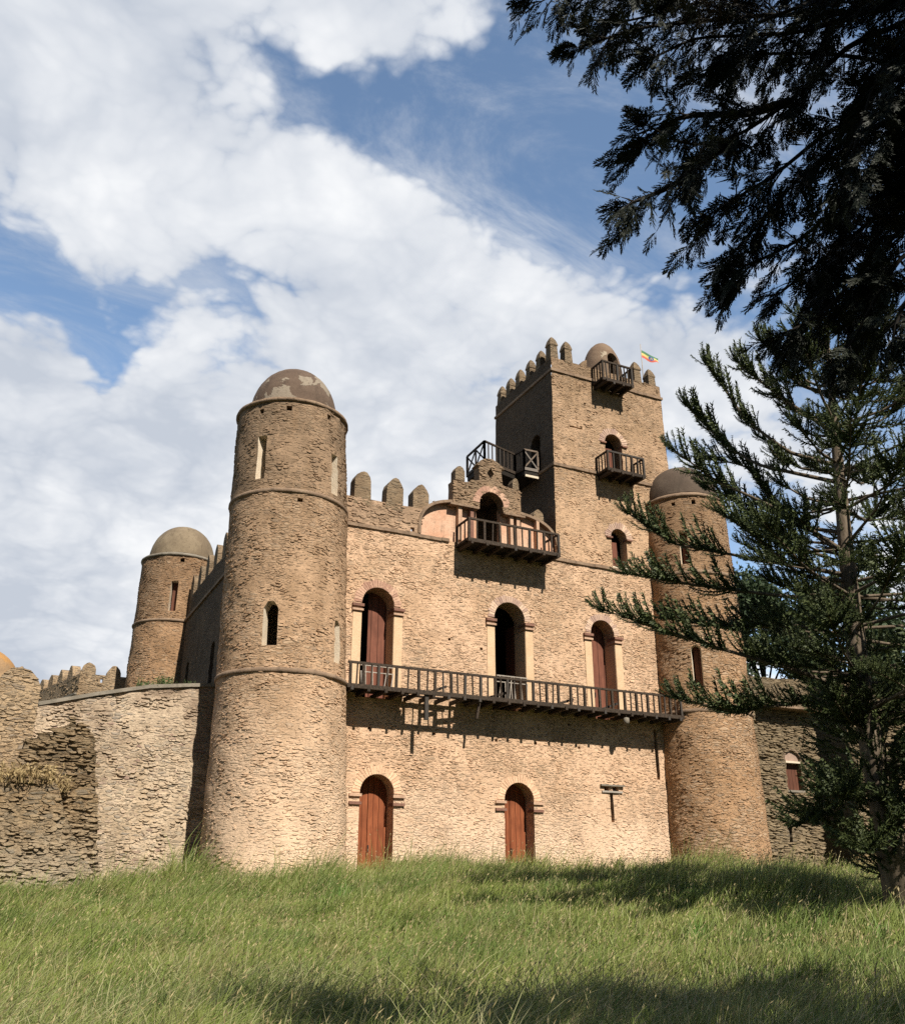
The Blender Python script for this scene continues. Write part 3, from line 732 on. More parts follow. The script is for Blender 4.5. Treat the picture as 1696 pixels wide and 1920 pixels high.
# light gates set in the open doors behind the long balcony
for xc, w, zt in ((14.16, 1.45, 8.62), (20.70, 1.58, 8.80)):
    gt = MB().bar((xc - w / 2, -.1, zt), (xc + w / 2, -.1, zt), .05, .05).bar((xc - w / 2, -.1, zt - .28), (xc + w / 2, -.1, zt - .28), .04, .04).bar((xc - w / 2, -.1, 7.6), (xc + w / 2, -.1, 7.6), .04, .06).build('door_gate', M_WOODL, castle)
    for k in range(9):
        x_ = xc - w / 2 + w * (k + .5) / 9
        MB().bar((x_, -.1, 7.55), (x_ + rnd.uniform(-.14, .14), -.1 - rnd.uniform(0, .03), zt - (0 if k % 2 else .25)), .035, .03).build('slat', M_WOODL, gt)
# hook and pail hanging below the balcony
MB().lathe((26.05, -1.2), [(.02, 6.92), (.11, 6.93), (.14, 7.05), (.13, 7.2), (.03, 7.24)], 14).bar((26.05, -1.2, 7.2), (26.05, -1.2, 7.42), .02).build('hanging_lamp', M_COPING, LB)

# ---- round towers
def tower(name, cx, cy, prof, rim_z, dome_r, dome_h, mat, dome_mat, holes, strings, lean=None, n_rim=60, refr=2.45, rim_mat=M_TRIM, reveal=M_WHITE, holeboxes=(), u_off=0.0):
    """prof: list (z, r); holes: (theta deg from -y towards +x, width, z0, z1, style, leafmat)"""
    zs_ = [p[0] for p in prof]; rs = [p[1] for p in prof]
    lf = lean or (lambda z: 0.0)
    def mapf(u, z, d):
        th = u / refr; r = float(np.interp(z, zs_, rs)) - d
        r += .03 * math.sin(5 * th + z) * math.sin(z * 1.7 + th * 2)
        return (cx + lf(z) + r * math.sin(th), cy - r * math.cos(th), z)
    L = math.pi * refr
    hp = []
    for th, w, z0, z1, style, lm in holes:
        u = R(th) * refr
        hp.append((lancet(u, w, z0, z1) if style == 'lancet' else arch(u, w, z0, z1 - w / 2, 8) if style == 'arch' else rect(u - w / 2, u + w / 2, z0, z1), .55 if w > .3 else .3))
    body = panel(rect(-L, L, zs_[0], rim_z), hp, mapf, .3, .34, .028, 0, (0, 1), close=False, stones=40, size=(.07, .26, .025, .07), prot=(.005, .024)).build(name, [mat, reveal, STONE[mat.name]], castle)
    # stepped eaves of thin flat stones under the dome
    rr = rs[-1]
    lx = lf(rim_z)
    MB().lathe((cx + lx, cy), [(rr - .1, rim_z - .10), (rr + .07, rim_z - .09), (rr + .10, rim_z - .02), (rr + .09, rim_z + .05), (rr - .02, rim_z + .10), (dome_r - .05, rim_z + .26), (dome_r - .3, rim_z + .26)], 72, jit=.014).build('eaves', rim_mat, body)
    pr = [(dome_r * math.cos(R(a_)) ** .92 if a_ < 90 else 0.001, rim_z + .25 + dome_h * math.sin(R(a_))) for a_ in range(0, 91, 5)]
    MB().lathe((cx + lx, cy), pr, 64, jit=.006).build('dome', dome_mat, body)
    for z, pj in strings:
        r0 = float(np.interp(z, zs_, rs))
        MB().lathe((cx + lf(z), cy), [(r0 - .05, z - .11), (r0 + pj * .6, z - .09), (r0 + pj, z - .03), (r0 + pj, z + .03), (r0 + pj * .4, z + .09), (r0 - .05, z + .11)], 72, jit=.010).build('string_course', M_TRIM, body)
    for th, w, z0, z1, style, lm in holes:
        if w < .3: continue
        t_ = R(th); zc = (z0 + z1) / 2; r0 = float(np.interp(zc, zs_, rs)) - .5
        c_ = Vector((cx + lf(zc) + r0 * math.sin(t_), cy - r0 * math.cos(t_), 0)); ax = Vector((math.cos(t_), math.sin(t_), 0))
        if lm: MB().bar(c_ + Vector((0, 0, z0)) + ax * (w * .12), c_ + Vector((0, 0, z1)) + ax * (w * .12), .05, w * .75, up=(ax.x, ax.y, 0)).build('shutter', lm, body)
    return body
leanL = lambda z: .36 - .030 * z
LFT = tower('round_tower', 9.94, -.2, [(-1.2, 2.74), (0, 2.70), (4, 2.62), (8, 2.53), (15, 2.45), (19.0, 2.35)], 18.98, 1.90, 2.32, M_TOWER, M_DOME,
      [(-28, .56, 8.42, 10.15, 'lancet', None), (-46, .42, 15.35, 17.3, 'rect', None), (33, .42, 15.1, 16.95, 'rect', None), (40, .40, 8.1, 9.8, 'lancet', None),
       (-20, .24, 18.42, 18.66, 'rect', None), (-50, .24, 18.4, 18.62, 'rect', None), (24, .24, 18.42, 18.68, 'rect', None), (-6, .22, 14.35, 14.5, 'rect', None)],
      [(7.50, .07), (14.80, .07)], leanL)
RFT = tower('round_tower', 31.42, -.2, [(-1.2, 2.55), (0, 2.48), (8, 2.38), (14.6, 2.30), (19, 2.18)], 18.85, 1.98, 2.1, M_TOWER_R, M_DOME_R,
      [(-43, .46, 15.05, 16.85, 'rect', M_DOORD), (-41, .52, 8.85, 10.9, 'arch', M_DOORD), (-25, .22, 18.3, 18.55, 'rect', None), (-52, .22, 18.3, 18.5, 'rect', None)],
      [(14.62, .06), (7.75, .06)])
LBT = tower('round_tower', 9.2, 22.0, [(-1.2, 2.5), (8, 2.42), (15, 2.40), (19, 2.36)], 19.05, 2.02, 2.3, M_TOWER_R, M_DOME_B,
      [(-15, .44, 15.4, 17.3, 'rect', M_DOORD), (-8, .26, 18.55, 18.8, 'rect', None)], [(14.85, .09)], rim_mat=M_COPING)

# ---- keep
def kx(x, z): return 27.2 + (x - 27.2) * (1 - .0042 * (z - 15))
kf = lambda y0: (lambda u, z, d: (kx(u, z), y0 + d, z))
KX0, KX1, KY1 = 23.43, 31.02, 6.15
keep = panel(rect(KX0, KX1, ZS + .003, 26.42), [(arch(27.32, 1.12, 19.95, 22.02), .7), (arch(27.25, .98, 14.95, 16.62), .6),
       (rect(24.5, 25.3, 22.42, 22.52), .15), (rect(25.5, 25.62, 24.0, 24.1), .2)], kf(-.004), .5, .42, .03, close=False, stones=34, size=(.07, .24, .025, .06), prot=(.006, .024)).build('keep', [M_KEEP, STONE['keep_rubble']], castle)
def kleft(u, z, d): return (kx(KX0, z) + d, u, z)
panel(rect(0.0, KY1, ZS - .2, 26.42), [(arch(1.75, .95, 20.2, 22.0), .6)], kleft, .5, .5, .03, close=False).build('keep_side_wall', M_SHADED, keep)
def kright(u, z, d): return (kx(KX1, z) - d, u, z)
panel(rect(0.0, KY1, ZS - .2, 26.42), [], kright, .5, .8, .03, close=False).build('keep_side_wall', M_SHADED, keep)
panel(rect(KX0, KX1, ZS - .2, 26.42), [], lambda u, z, d: (kx(u, z), KY1 - d, z), .5, .8, .03, close=False).build('keep_back_wall', M_SHADED, keep)
MB().box(23.8, 30.6, .4, 5.8, 25.4, 25.55).build('keep_roof', M_ROOF, keep)
for z in (20.05, 25.62):
    mb = MB(); xa, xb = kx(KX0, z), kx(KX1, z); x = xa - .08
    skip = (26.15, 28.2)
    while x < xb:
        xn = min(xb + .08, x + rnd.uniform(.5, 1.1))
        mb.box(x, xn - .005, -.095 + rnd.uniform(-.015, .015), .1, z - .075 + rnd.uniform(-.01, .01), z + .075); x = xn
    mb.box(xa - .08, xa + .1, .104, KY1 + .05, z - .07, z + .07)
    mb.build('string_course', M_TRIM, keep)
def pin(xm, ym, z0, zt, w, dy, shape=1.0):
    h = w / 2; sh = zt - .52
    secs = [(z0, 1.0), (sh - .14, .88), (sh - .08, 1.02), (sh, .98), (sh + .26, .70), (zt - .08, .36), (zt, .10)]
    mb = MB(); v = []
    for z, s in secs:
        s *= 1 + rnd.uniform(-.03, .03)
        v += [(xm - h * s, ym - dy * s, z), (xm + h * s, ym - dy * s, z), (xm + h * s, ym + dy * s, z), (xm - h * s, ym + dy * s, z)]
    f = [(i * 4 + k, i * 4 + (k + 1) % 4, (i + 1) * 4 + (k + 1) % 4, (i + 1) * 4 + k) for i in range(len(secs) - 1) for k in range(4)] + [(3, 2, 1, 0), tuple(len(secs) * 4 - 4 + k for k in range(4))]
    mb.add(v, f, 0, False)
    return mb.build('merlon', M_MERLON, keep)
for xm, zt in ((23.84, 27.86), (24.76, 27.84), (29.38, 27.80), (30.36, 27.58)): pin(xm, .26, 26.30, zt, .50, .26)
for ym in (1.35, 2.45, 3.6, 4.7, 5.75): pin(23.84, ym, 26.30, 27.62, .46, .24)
for xm in (25.2, 27.6, 29.6): pin(xm, 5.9, 26.30, 27.6, .5, .26)
# shelter dome over the top door
SR, SH = 1.16, 2.75
def domemap(u, z, d):
    th = u / SR; q = max(0.0, min(1.0, (z - 26.3) / SH)); r = (SR - d) * (1 - q ** 2.3) ** .5
    return (27.80 + r * math.sin(th), 1.2 - r * math.cos(th), z)
panel(rect(-math.pi * SR, math.pi * SR, 26.2, 26.3 + SH * .995), [(arch(.05, .80, 26.35, 27.55), .3), (arch(-math.pi * SR + 1.1, .7, 26.5, 27.5), .3)], domemap, .3, .2, .012, close=False).build('shelter_dome', M_DOME_S, keep)
MB().prism([(25.4, 26.3), (26.0, 26.3), (26.0, 26.95), (25.7, 26.75)], .1, .6).build('parapet_step', M_KEEP, keep)
# keep windows
for xc, w, zs_, z0, mv in ((27.32, 1.12, 22.02, 19.95, M_VGREY), (27.25, .98, 16.62, 14.95, M_VGREY)):
    arch_ring(xc, zs_, w / 2 + .005, w / 2 + .34, -.03, .1, 19, .2).build('arch_surround', mv, keep)
    for s in (-1, 1):
        xa = xc + s * (w / 2 + .13)
        MB().box(xa - .17, xa + .17, -.12, .3, zs_ - .10, zs_ - .01).build('impost', M_CAP, keep)
        MB().box(*sorted((xc + s * (w / 2 - .012), xc + s * (w / 2 - .002))), .0, .58, z0 + .02, zs_ - .1).build('reveal', M_CREAM, keep)
    MB().prism([(xc - w / 2 + .06, z0), (xc + w * .15, z0), (xc + w * .15, zs_ - .1), (xc - w / 2 + .06, zs_ - .12)], .42, .48).build('door', M_DOORU, keep)
    MB().box(xc - w / 2, xc + w / 2, .68, .72, z0, zs_ + w / 2).build('black_backing', M_BLACK, keep)  # flat black sheet painted in place of the shade inside the room
MB().box(26.7, 27.75, -.06, .1, 14.94, 15.02).build('sill', M_WHITE, keep)
# open gallery on the keep's left side
ZD, ZR = 20.15, 21.30
ga, gf, gb, gp, gq = (20.3, 1.5), (20.36, 3.55), (22.5, 2.2), (22.62, 1.45), (23.42, 1.42)
mb = MB(); poly = [ga, gb, gp, gq, (23.5, 3.6), gf]
n_ = len(poly)
mb.add([(x, y, ZD - .30) for x, y in poly] + [(x, y, ZD) for x, y in poly], [tuple(range(n_))[::-1], tuple(range(n_, 2 * n_))] + [(i, (i + 1) % n_, (i + 1) % n_ + n_, i + n_) for i in range(n_)])
gal = mb.build('gallery', M_WOODD, keep)
def P3(p, z): return (p[0], p[1], z)
def rail_run(p, q, xs=0, bal=0, mat=M_WOOD, mid=False):
    MB().bar(P3(p, ZR), P3(q, ZR), .09, .09).build('handrail', mat, gal)
    MB().bar(P3(p, ZD + .05), P3(q, ZD + .05), .10, .16).build('edge_beam', mat, gal)
    for c in (p, q): MB().bar(P3(c, ZD - .05), P3(c, ZR), .10).build('post', mat, gal)
    lerp = lambda t_: (p[0] + (q[0] - p[0]) * t_, p[1] + (q[1] - p[1]) * t_)
    for k in range(xs):
        a_, b_ = lerp(k / xs), lerp((k + 1) / xs)
        MB().bar(P3(a_, ZD + .12), P3(b_, ZR - .05), .05, .07).build('brace', mat, gal)
        MB().bar(P3(b_, ZD + .12), P3(a_, ZR - .05), .05, .07).build('brace', mat, gal)
        if k: MB().bar(P3(a_, ZD), P3(a_, ZR), .07).build('post', mat, gal)
    for k in range(bal):
        c = lerp((k + 1) / (bal + 1)); MB().bar(P3(c, ZD), P3(c, ZR), .05).build('baluster', mat, gal)
rail_run(ga, gf, xs=2); rail_run(ga, gb, bal=7); rail_run(gp, gq, xs=1, bal=0, mat=M_WOODM); rail_run(gb, gp, bal=1)
MB().box(22.62, 23.42, 1.36, 1.44, ZD - .42, ZD - .30).build('pale_board', M_WHITE, gal)
for x_ in (20.9, 21.9, 22.9): MB().bar((x_, 3.5, ZD - .35), (x_, 3.5, ZS - .1), .16).build('gallery_post', M_WOOD, gal)

# ================================================================== neighbours of the castle
# curtain wall left of the front tower
cw = [(0.4, -1.2), (9.6, -1.2), (9.6, 7.75), (7.0, 7.50), (5.4, 7.30), (3.55, 6.86), (1.35, 6.25), (0.4, 6.1)]
cwo = panel(cw, [], flat_y(2.2), .9, .40, .06, .03, stones=36, size=(.09, .32, .03, .10), prot=(.006, .034)).build('curtain_wall', [M_OLD, STONE['old_wall_rubble']])
tag(cwo, 'high pale rubble curtain wall with grey sloping coping running left from the big front tower', 'wall')
mb = MB(); top = [(1.3, 6.27), (3.55, 6.88), (5.4, 7.32), (7.0, 7.52), (9.3, 7.74)]
for (xa, za), (xb, zb) in zip(top[:-1], top[1:]):
    mb.bar((xa, 2.55, za + .05), (xb, 2.55, zb + .05), .9, .14)
mb.build('coping', M_COPING, cwo)
# ruined wall stub in front of it
ru = tag(empty('ruined_wall', (2.5, .2, -.2)), 'broken dark rubble wall stub with ragged top at the far left in front of the curtain wall', 'wall')
ro = [(-2.5, -1.2), (4.30, -1.2), (4.18, .4), (3.95, 1.6), (3.75, 2.9), (3.62, 3.6), (3.46, 4.6), (3.40, 5.05), (3.15, 5.14), (2.95, 5.48), (2.72, 5.42), (2.6, 5.6), (2.4, 5.3), (2.05, 5.2), (1.95, 5.02), (1.62, 5.02), (1.55, 4.8), (1.2, 4.72), (1.08, 4.3), (.9, 3.6), (-2.5, 3.4)]
panel(ro, [], flat_y(-.1), 1.6, .26, .10, .07, stones=60, size=(.14, .5, .04, .11), prot=(.02, .12)).build('wall_stub', [M_RUIN, STONE['ruin_rubble']], ru)
fo = [(-3.0, -1.4), (4.15, -1.4), (4.0, 0.2), (3.3, 1.2), (2.75, 2.2), (2.45, 3.1), (2.1, 3.35), (1.5, 3.45), (.8, 3.42), (-3, 3.45)]
panel(fo, [], lambda u, z, d: (u, -1.0 + .22 * max(0, z) * .8 - .2 + d, z), 1.5, .26, .10, .06, stones=50, size=(.12, .45, .04, .13), prot=(.015, .075)).build('rubble_face', [M_RUIN, STONE['ruin_rubble']], ru)
# rounded gate pillar and orange-domed turret
po = [(-.15, 0), (1.42, 0), (1.42, 6.9), (1.25, 7.22), (1.0, 7.45), (.65, 7.56), (.35, 7.5), (.08, 7.3), (-.15, 7.0)]
pl = panel(po, [], flat_y(1.6), 1.8, .35, .03, .02, stones=34, size=(.1, .35, .03, .09), prot=(.008, .035)).build('gate_pillar', [M_FAR, STONE['far_rubble']])
tag(pl, 'tall rubble gate pillar with rounded top at the left edge before the crenellated building', 'pillar')
tr = tag(empty('domed_turret', (-1.2, 9, 0)), 'round turret with lichen orange dome at the extreme left edge', 'tower')
MB().lathe((-1.35, 9), [(2.2, -1), (2.1, 8.2)], 40).build('turret_wall', M_FAR, tr)
MB().lathe((-1.35, 9), [(2.15, 8.15), (2.17, 8.3)] + [(2.1 * math.cos(R(a_)), 8.3 + 1.55 * math.sin(R(a_))) for a_ in range(0, 90, 8)] + [(.01, 9.85)], 40).build('dome', M_DOME_O, tr)
# crenellated building behind the curtain wall
bb = tag(empty('crenellated_building', (7, 32, 0)), 'distant brown building with pointed battlements between gate pillar and rear round tower', 'building')
BX, BY = 4.46, 26.0
panel(rect(BX, 12.5, -1, 12.42), [(rect(BX + .85, BX + 2.3, 11.05, 11.16), .2), (rect(5.72, 5.86, 11.95, 12.2), .3)], flat_y(BY), .5, .6, .03, stones=20).build('front_wall', [M_FAR, STONE['far_rubble']], bb)
sx_ = lambda yy: BX - .262 * (yy - BY)
panel(rect(BY, 37, -1, 12.42), [], lambda u, z, d: (sx_(u) + d, u, z), .5, .8, .03, stones=14).build('side_wall', [M_FAR, STONE['far_rubble']], bb)
MB().bar((BX - .02, BY + .05, 11.15), (sx_(37) - .02, 37, 11.15), .25, .11).build('string_course', M_COPING, bb)
MB().box(BX + .3, 12.5, BY + .5, 37, 10.6, 10.8).build('roof', M_ROOF, bb)
for xm in (BX + .47, BX + 2.02, BX + 3.6, BX + 5.2):
    merlon_mb(xm, .86, 12.38, 13.22 if xm < BX + 1 else 13.12, BY, BY + .55).build('merlon', M_FAR, bb)
for k in range(6):
    b = merlon_mb(0, .92, 12.38, 13.2, 0, .5); ym = BY + 1.75 + 1.75 * k
    b.V = [(sx_(ym - x) + y, ym - x, z) for x, y, z in b.V]; b.build('merlon', M_FAR, bb)
# annex to the right of the right tower
an = tag(empty('annex', (37, 5, 0)), 'dark rough stone annex with arched shuttered window beside the right round tower', 'building')
AY = 2.0
AW = arch(39.35, 1.15, 4.85, 6.35)
AP = [(33.0, -1.2), (40.46, -1.2), (40.75, 2.5), (41.12, 5.6), (41.35, 8.9), (41.35, 9.1), (33.0, 9.1)]
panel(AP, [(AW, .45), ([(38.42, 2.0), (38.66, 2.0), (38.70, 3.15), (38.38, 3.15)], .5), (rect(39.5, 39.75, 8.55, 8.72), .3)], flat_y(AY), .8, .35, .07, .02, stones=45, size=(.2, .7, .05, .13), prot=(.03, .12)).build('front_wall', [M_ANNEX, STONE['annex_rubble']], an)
MB().box(38.78, 39.92, AY + .02, AY + .5, 6.28, 6.38).build('lintel', M_WHITE, an)
MB().prism(arch(39.35, 1.12, 6.39, 6.40), AY + .12, AY + .3).build('tympanum', M_TYMP, an)
MB().box(38.77, 39.93, AY + .34, AY + .4, 4.85, 6.28).build('shutter', M_DOORD, an)
MB().box(38.7, 40.0, AY - .06, AY + .4, 4.74, 4.85).build('sill', M_COPING, an)
arch_ring(39.35, 6.38, .585, .78, AY - .03, .1, 12, .08).build('arch_surround', M_TRIM, an)
course_x(37.0, 41.5, 9.12, AY - .1, .12, M_TRIM, 'string_course', an).location.y = AY - 5
course_x(39.3, 41.0, 3.95, AY - .1, .1, M_ANNEX, 'string_course', an).location.y = AY - 5
panel([(33.0, 9.1), (41.3, 9.1), (41.45, 10.8), (41.2, 11.0), (39.4, 10.9), (33.0, 10.7)], [], flat_y(AY + .06), .8, .4, .06, .03).build('upper_wall', M_ANNEX, an)
MB().box(41.0, 41.3, AY + .8, 12, -1, 10.6).build('far_side_wall', M_ANNEX, an)
# far right wing
wg = tag(empty('side_wing', (52, 6, 0)), 'tall stone wing at the right edge half hidden behind the tall pine', 'building')
panel(rect(3.5, 13.0, -1, 11.6), [], flat_x(45.6), .6, .5, .06).build('side_wall', M_ANNEX, wg)
panel(rect(45.6, 62, -1, 11.8), [(arch(52.5, 1.2, 4.8, 6.4), .5)], flat_y(3.5), .6, .5, .06, stones=30, size=(.2, .7, .05, .13), prot=(.03, .12)).build('front_wall', [M_ANNEX, STONE['annex_rubble']], wg)
MB().box(51.8, 53.2, 4.0, 4.05, 4.7, 7.1).build('shutter', M_DOORD, wg)
panel(rect(41, 47, -1, 9.5), [], flat_y(12.0), .6, .6, .06).build('back_wall', M_ANNEX, wg)

# small things on the roofs
fp = MB().tube([(30.26, .62, 25.5), (30.26, .62, 29.45)], [.03, .02], 8).build('flagpole', M_WOODL)
tag(fp, 'thin flagpole standing behind the keep battlement at right', 'flagpole')
def flagmat():
    m, t = new_mat('flag_cloth')
    uv = t.n('ShaderNodeUVMap'); x, y, _ = t.sep(uv.outputs[0])
    col = t.mix(t.m('GREATER_THAN', y, .333), (.66, .16, .12), (.78, .62, .22))
    col = t.mix(t.m('GREATER_THAN', y, .666), col, (.12, .26, .14))
    r_ = t.v('LENGTH', t.comb(t.m('MULTIPLY', t.m('SUBTRACT', x, .5), 2.0), t.m('SUBTRACT', y, .5), 0))
    col = t.mix(t.m('LESS_THAN', r_, .27), col, (.03, .10, .38))
    # the pale star in the disc, as a ring of five rays
    ang = t.m('ARCTAN2', t.m('SUBTRACT', y, .5), t.m('MULTIPLY', t.m('SUBTRACT', x, .5), 2.0))
    ray = t.m('LESS_THAN', r_, t.m('MULTIPLY', .2, t.m('POWER', t.m('ABSOLUTE', t.m('COSINE', t.m('MULTIPLY', t.m('SUBTRACT', ang, 1.5708), 2.5))), 3.0)))
    col = t.mix(ray, col, (.80, .60, .06))
    finish(t, col, .8, transl=.3)
    return m
nu, nv_ = 24, 10
fv = []; fu = []
for i in range(nu + 1):
    for j in range(nv_ + 1):
        s, q = i / nu, j / nv_
        fv.append((30.29 + 1.28 * s, .62 + .13 * math.sin(7 * s + 1.5 * q) * s, 29.05 - .50 * (1 - q) * (1 - .25 * s) - .52 * s + .34 * s * s + .05 * math.sin(9 * s)))
        fu.append((s, q))
ff = [(i * (nv_ + 1) + j, (i + 1) * (nv_ + 1) + j, (i + 1) * (nv_ + 1) + j + 1, i * (nv_ + 1) + j + 1) for i in range(nu) for j in range(nv_)]
mb = MB(); mb.add(fv, ff, 0, True); fo_ = mb.build('flag', flagmat())
uvl = fo_.data.uv_layers.new(name='UVMap')
for lp in fo_.data.loops: uvl.data[lp.index].uv = fu[lp.vertex_index]
tag(fo_, 'small waving flag in green, yellow and red with a blue disc', 'flag')
am = MB().tube([(10.6, 13.0, 14.8), (10.6, 13.0, 20.6)], [.03, .015], 6).build('antenna_mast', M_WOODL)
tag(am, 'very thin mast rising above the roof left of the big front tower', 'antenna')

# ================================================================== plants
def inst(templates, T, name, mat, parent=None, origin=(0, 0, 0)):
    """templates: list of (V,F); T: list of (idx, 3x3 matrix, pos) -> one crown mesh"""
    Vs, Fs, o = [], [], 0
    for k, (tv, tf) in enumerate(templates):
        sel = [(m, p) for i, m, p in T if i == k]
        if not sel: continue
        Mx = np.array([m for m, p in sel]); Px = np.array([p for m, p in sel])
        v = np.einsum('nij,vj->nvi', Mx, tv) + Px[:, None, :]
        f = tf[None] + (np.arange(len(sel)) * len(tv))[:, None, None] + o
        Vs.append(v.reshape(-1, 3)); Fs.append(f.reshape(-1, tf.shape[1])); o += v.shape[0] * v.shape[1]
    return big_mesh(name, np.concatenate(Vs), np.concatenate(Fs), mat, parent, origin)
def frame(d, roll, scale):
    d = d / np.linalg.norm(d); u = np.array([0, 0, 1.0])
    if abs(d[2]) > .97: u = np.array([1.0, 0, 0])
    a = np.cross(u, d); a /= np.linalg.norm(a); b = np.cross(d, a)
    c, s = math.cos(roll), math.sin(roll)
    return np.stack([d, c * a + s * b, -s * a + c * b], 1) * scale
def resample(pts, step):
    P = np.array(pts, float); seg = np.linalg.norm(np.diff(P, axis=0), axis=1); cum = np.concatenate([[0], np.cumsum(seg)])
    # smooth with Catmull-Rom like interpolation
    n = max(4, int(cum[-1] / step)); s = np.linspace(0, cum[-1], n)
    Q = np.stack([np.interp(s, cum, P[:, k]) for k in range(3)], 1)
    for _ in range(max(1, int(.5 / step))):
        Q[1:-1] = (Q[:-2] + 2 * Q[1:-1] + Q[2:]) / 4
    D = np.gradient(Q, axis=0); D /= np.linalg.norm(D, axis=1)[:, None] + 1e-9
    return Q, D, cum[-1]
def norm(v): return v / (np.linalg.norm(v) + 1e-9)

# -- the tall pine: whorled limbs, each ending in a frond of rope-like twigs
def rope_template(seed, needles=46):
    r = np.random.default_rng(seed); V, F = [], []
    def ax(t): return np.array([t * (1 - .10 * t), 0, .30 * t * t])
    for k in range(needles):
        t = (k + r.random()) / needles; c = ax(t); a = r.random() * 6.283; rad = .100 * (1 - .35 * t)
        out = np.array([.55, math.cos(a), math.sin(a)]); out /= np.linalg.norm(out)
        L = rad * r.uniform(1.0, 1.7); w = .020
        side = norm(np.cross(out, np.array([1, .3, .2])))
        o = len(V); V += [c - side * w - out * .01, c + side * w - out * .01, c + out * L + np.array([.03, 0, .02]), c + out * L * .6 - side * w * .7]
        F.append((o, o + 1, o + 2, o + 3))
    for k in range(4):
        for a in range(3):
            t0, t1 = k / 4, (k + 1) / 4; a0, a1 = a * 2.094, (a + 1) * 2.094
            r0, r1 = .030 * (1 - .6 * t0), .030 * (1 - .6 * t1); o = len(V)
            V += [ax(t0) + np.array([0, r0 * math.cos(a0), r0 * math.sin(a0)]), ax(t0) + np.array([0, r0 * math.cos(a1), r0 * math.sin(a1)]),
                  ax(t1) + np.array([0, r1 * math.cos(a1), r1 * math.sin(a1)]), ax(t1) + np.array([0, r1 * math.cos(a0), r1 * math.sin(a0)])]
            F.append((o, o + 1, o + 2, o + 3))
    return np.array(V), np.array(F)
ROPES = [rope_template(s) for s in range(5)]
PINE_TRUNK = [(17.28, -21.74, -1.6), (17.24, -21.7, 1.95), (17.21, -21.65, 4.01), (17.3, -21.78, 7.11), (17.4, -21.9, 9.42), (17.5, -22.01, 11.76), (17.59, -22.13, 13.72)]
PINE_LIMBS = {'a': [(17.25, -21.7, 3.2), (16.4, -21.9, 3.3), (15.6, -22.3, 3.6)], 'b': [(17.25, -21.7, 2.5), (17.3, -22.9, 2.3), (16.5, -23.9, 2.2)], 'd': [(17.25, -21.7, 1.5), (18.0, -22.6, 1.4), (17.8, -23.6, 1.3)], 'e': [(17.25, -21.7, 2.9), (18.3, -22.4, 2.8), (18.6, -23.6, 2.8)], 'g': [(17.25, -21.7, 1.9), (17.0, -22.6, 1.5), (16.3, -23.2, 1.2)], '1': [(17.38, -21.87, 9.54), (16.51, -21.29, 9.93), (15.81, -20.73, 10.91), (15.14, -20.26, 12.62)], '2': [(17.37, -21.86, 9.08), (16.19, -20.52, 9.86), (15.69, -20.01, 10.53), (15.08, -19.43, 11.79)], '3': [(17.34, -21.82, 7.24), (15.99, -21.34, 8.25), (14.71, -20.52, 9.15), (13.84, -20.2, 9.89)], '3b': [(17.39, -21.87, 7.76), (16.82, -20.68, 8.29), (16.26, -20.09, 10.04), (15.62, -19.46, 10.37)], '4': [(17.32, -21.8, 6.98), (16.79, -20.14, 8.11), (16.25, -19.58, 9.23), (15.75, -19.1, 9.7)], '5': [(17.33, -21.81, 6.72), (15.32, -20.64, 7.23), (13.86, -19.76, 7.61), (12.93, -19.45, 8.31)], '6': [(17.3, -21.77, 6.08), (15.91, -20.73, 6.36), (14.57, -19.92, 6.6), (13.04, -19.1, 6.94)], '7': [(17.25, -21.71, 5.21), (16.6, -20.45, 5.81), (15.99, -19.33, 5.87), (14.77, -18.23, 6.26)], '8': [(17.18, -21.63, 4.01), (15.64, -21.46, 4.37), (13.85, -20.68, 4.93), (11.72, -19.86, 5.66)], '9': [(17.17, -21.62, 3.89), (15.43, -21.24, 3.7), (14.29, -20.8, 3.5), (13.05, -20.45, 3.74)], '10': [(17.4, -21.9, 10.44), (16.72, -21.63, 11.0), (16.05, -21.19, 11.82), (15.6, -20.91, 12.47)], '11': [(17.48, -21.99, 11.46), (16.97, -21.38, 11.96), (16.71, -21.08, 13.0), (16.56, -20.91, 13.38)], '12': [(17.2, -21.64, 2.18), (15.8, -21.64, 1.48), (14.85, -21.65, 1.19)], '13': [(17.22, -21.67, 1.09), (16.27, -22.18, 0.94), (15.36, -22.73, 0.71)], '14': [(17.22, -21.67, 2.06), (15.84, -22.22, 1.85), (14.85, -22.68, 1.67)], '15': [(17.31, -21.78, 6.59), (16.09, -21.44, 6.64), (15.03, -21.33, 7.42), (14.5, -20.8, 8.18)]}
pine = tag(empty('pine_tree', (17.28, -21.74, -.6)), 'tall dark green pine with tufted upswept limbs in front of the right tower', 'tree')
MB().tube(PINE_TRUNK, [.36, .29, .24, .18, .135, .085, .02], 14).build('trunk', M_BARK, pine)
pT = []; limbs = MB()
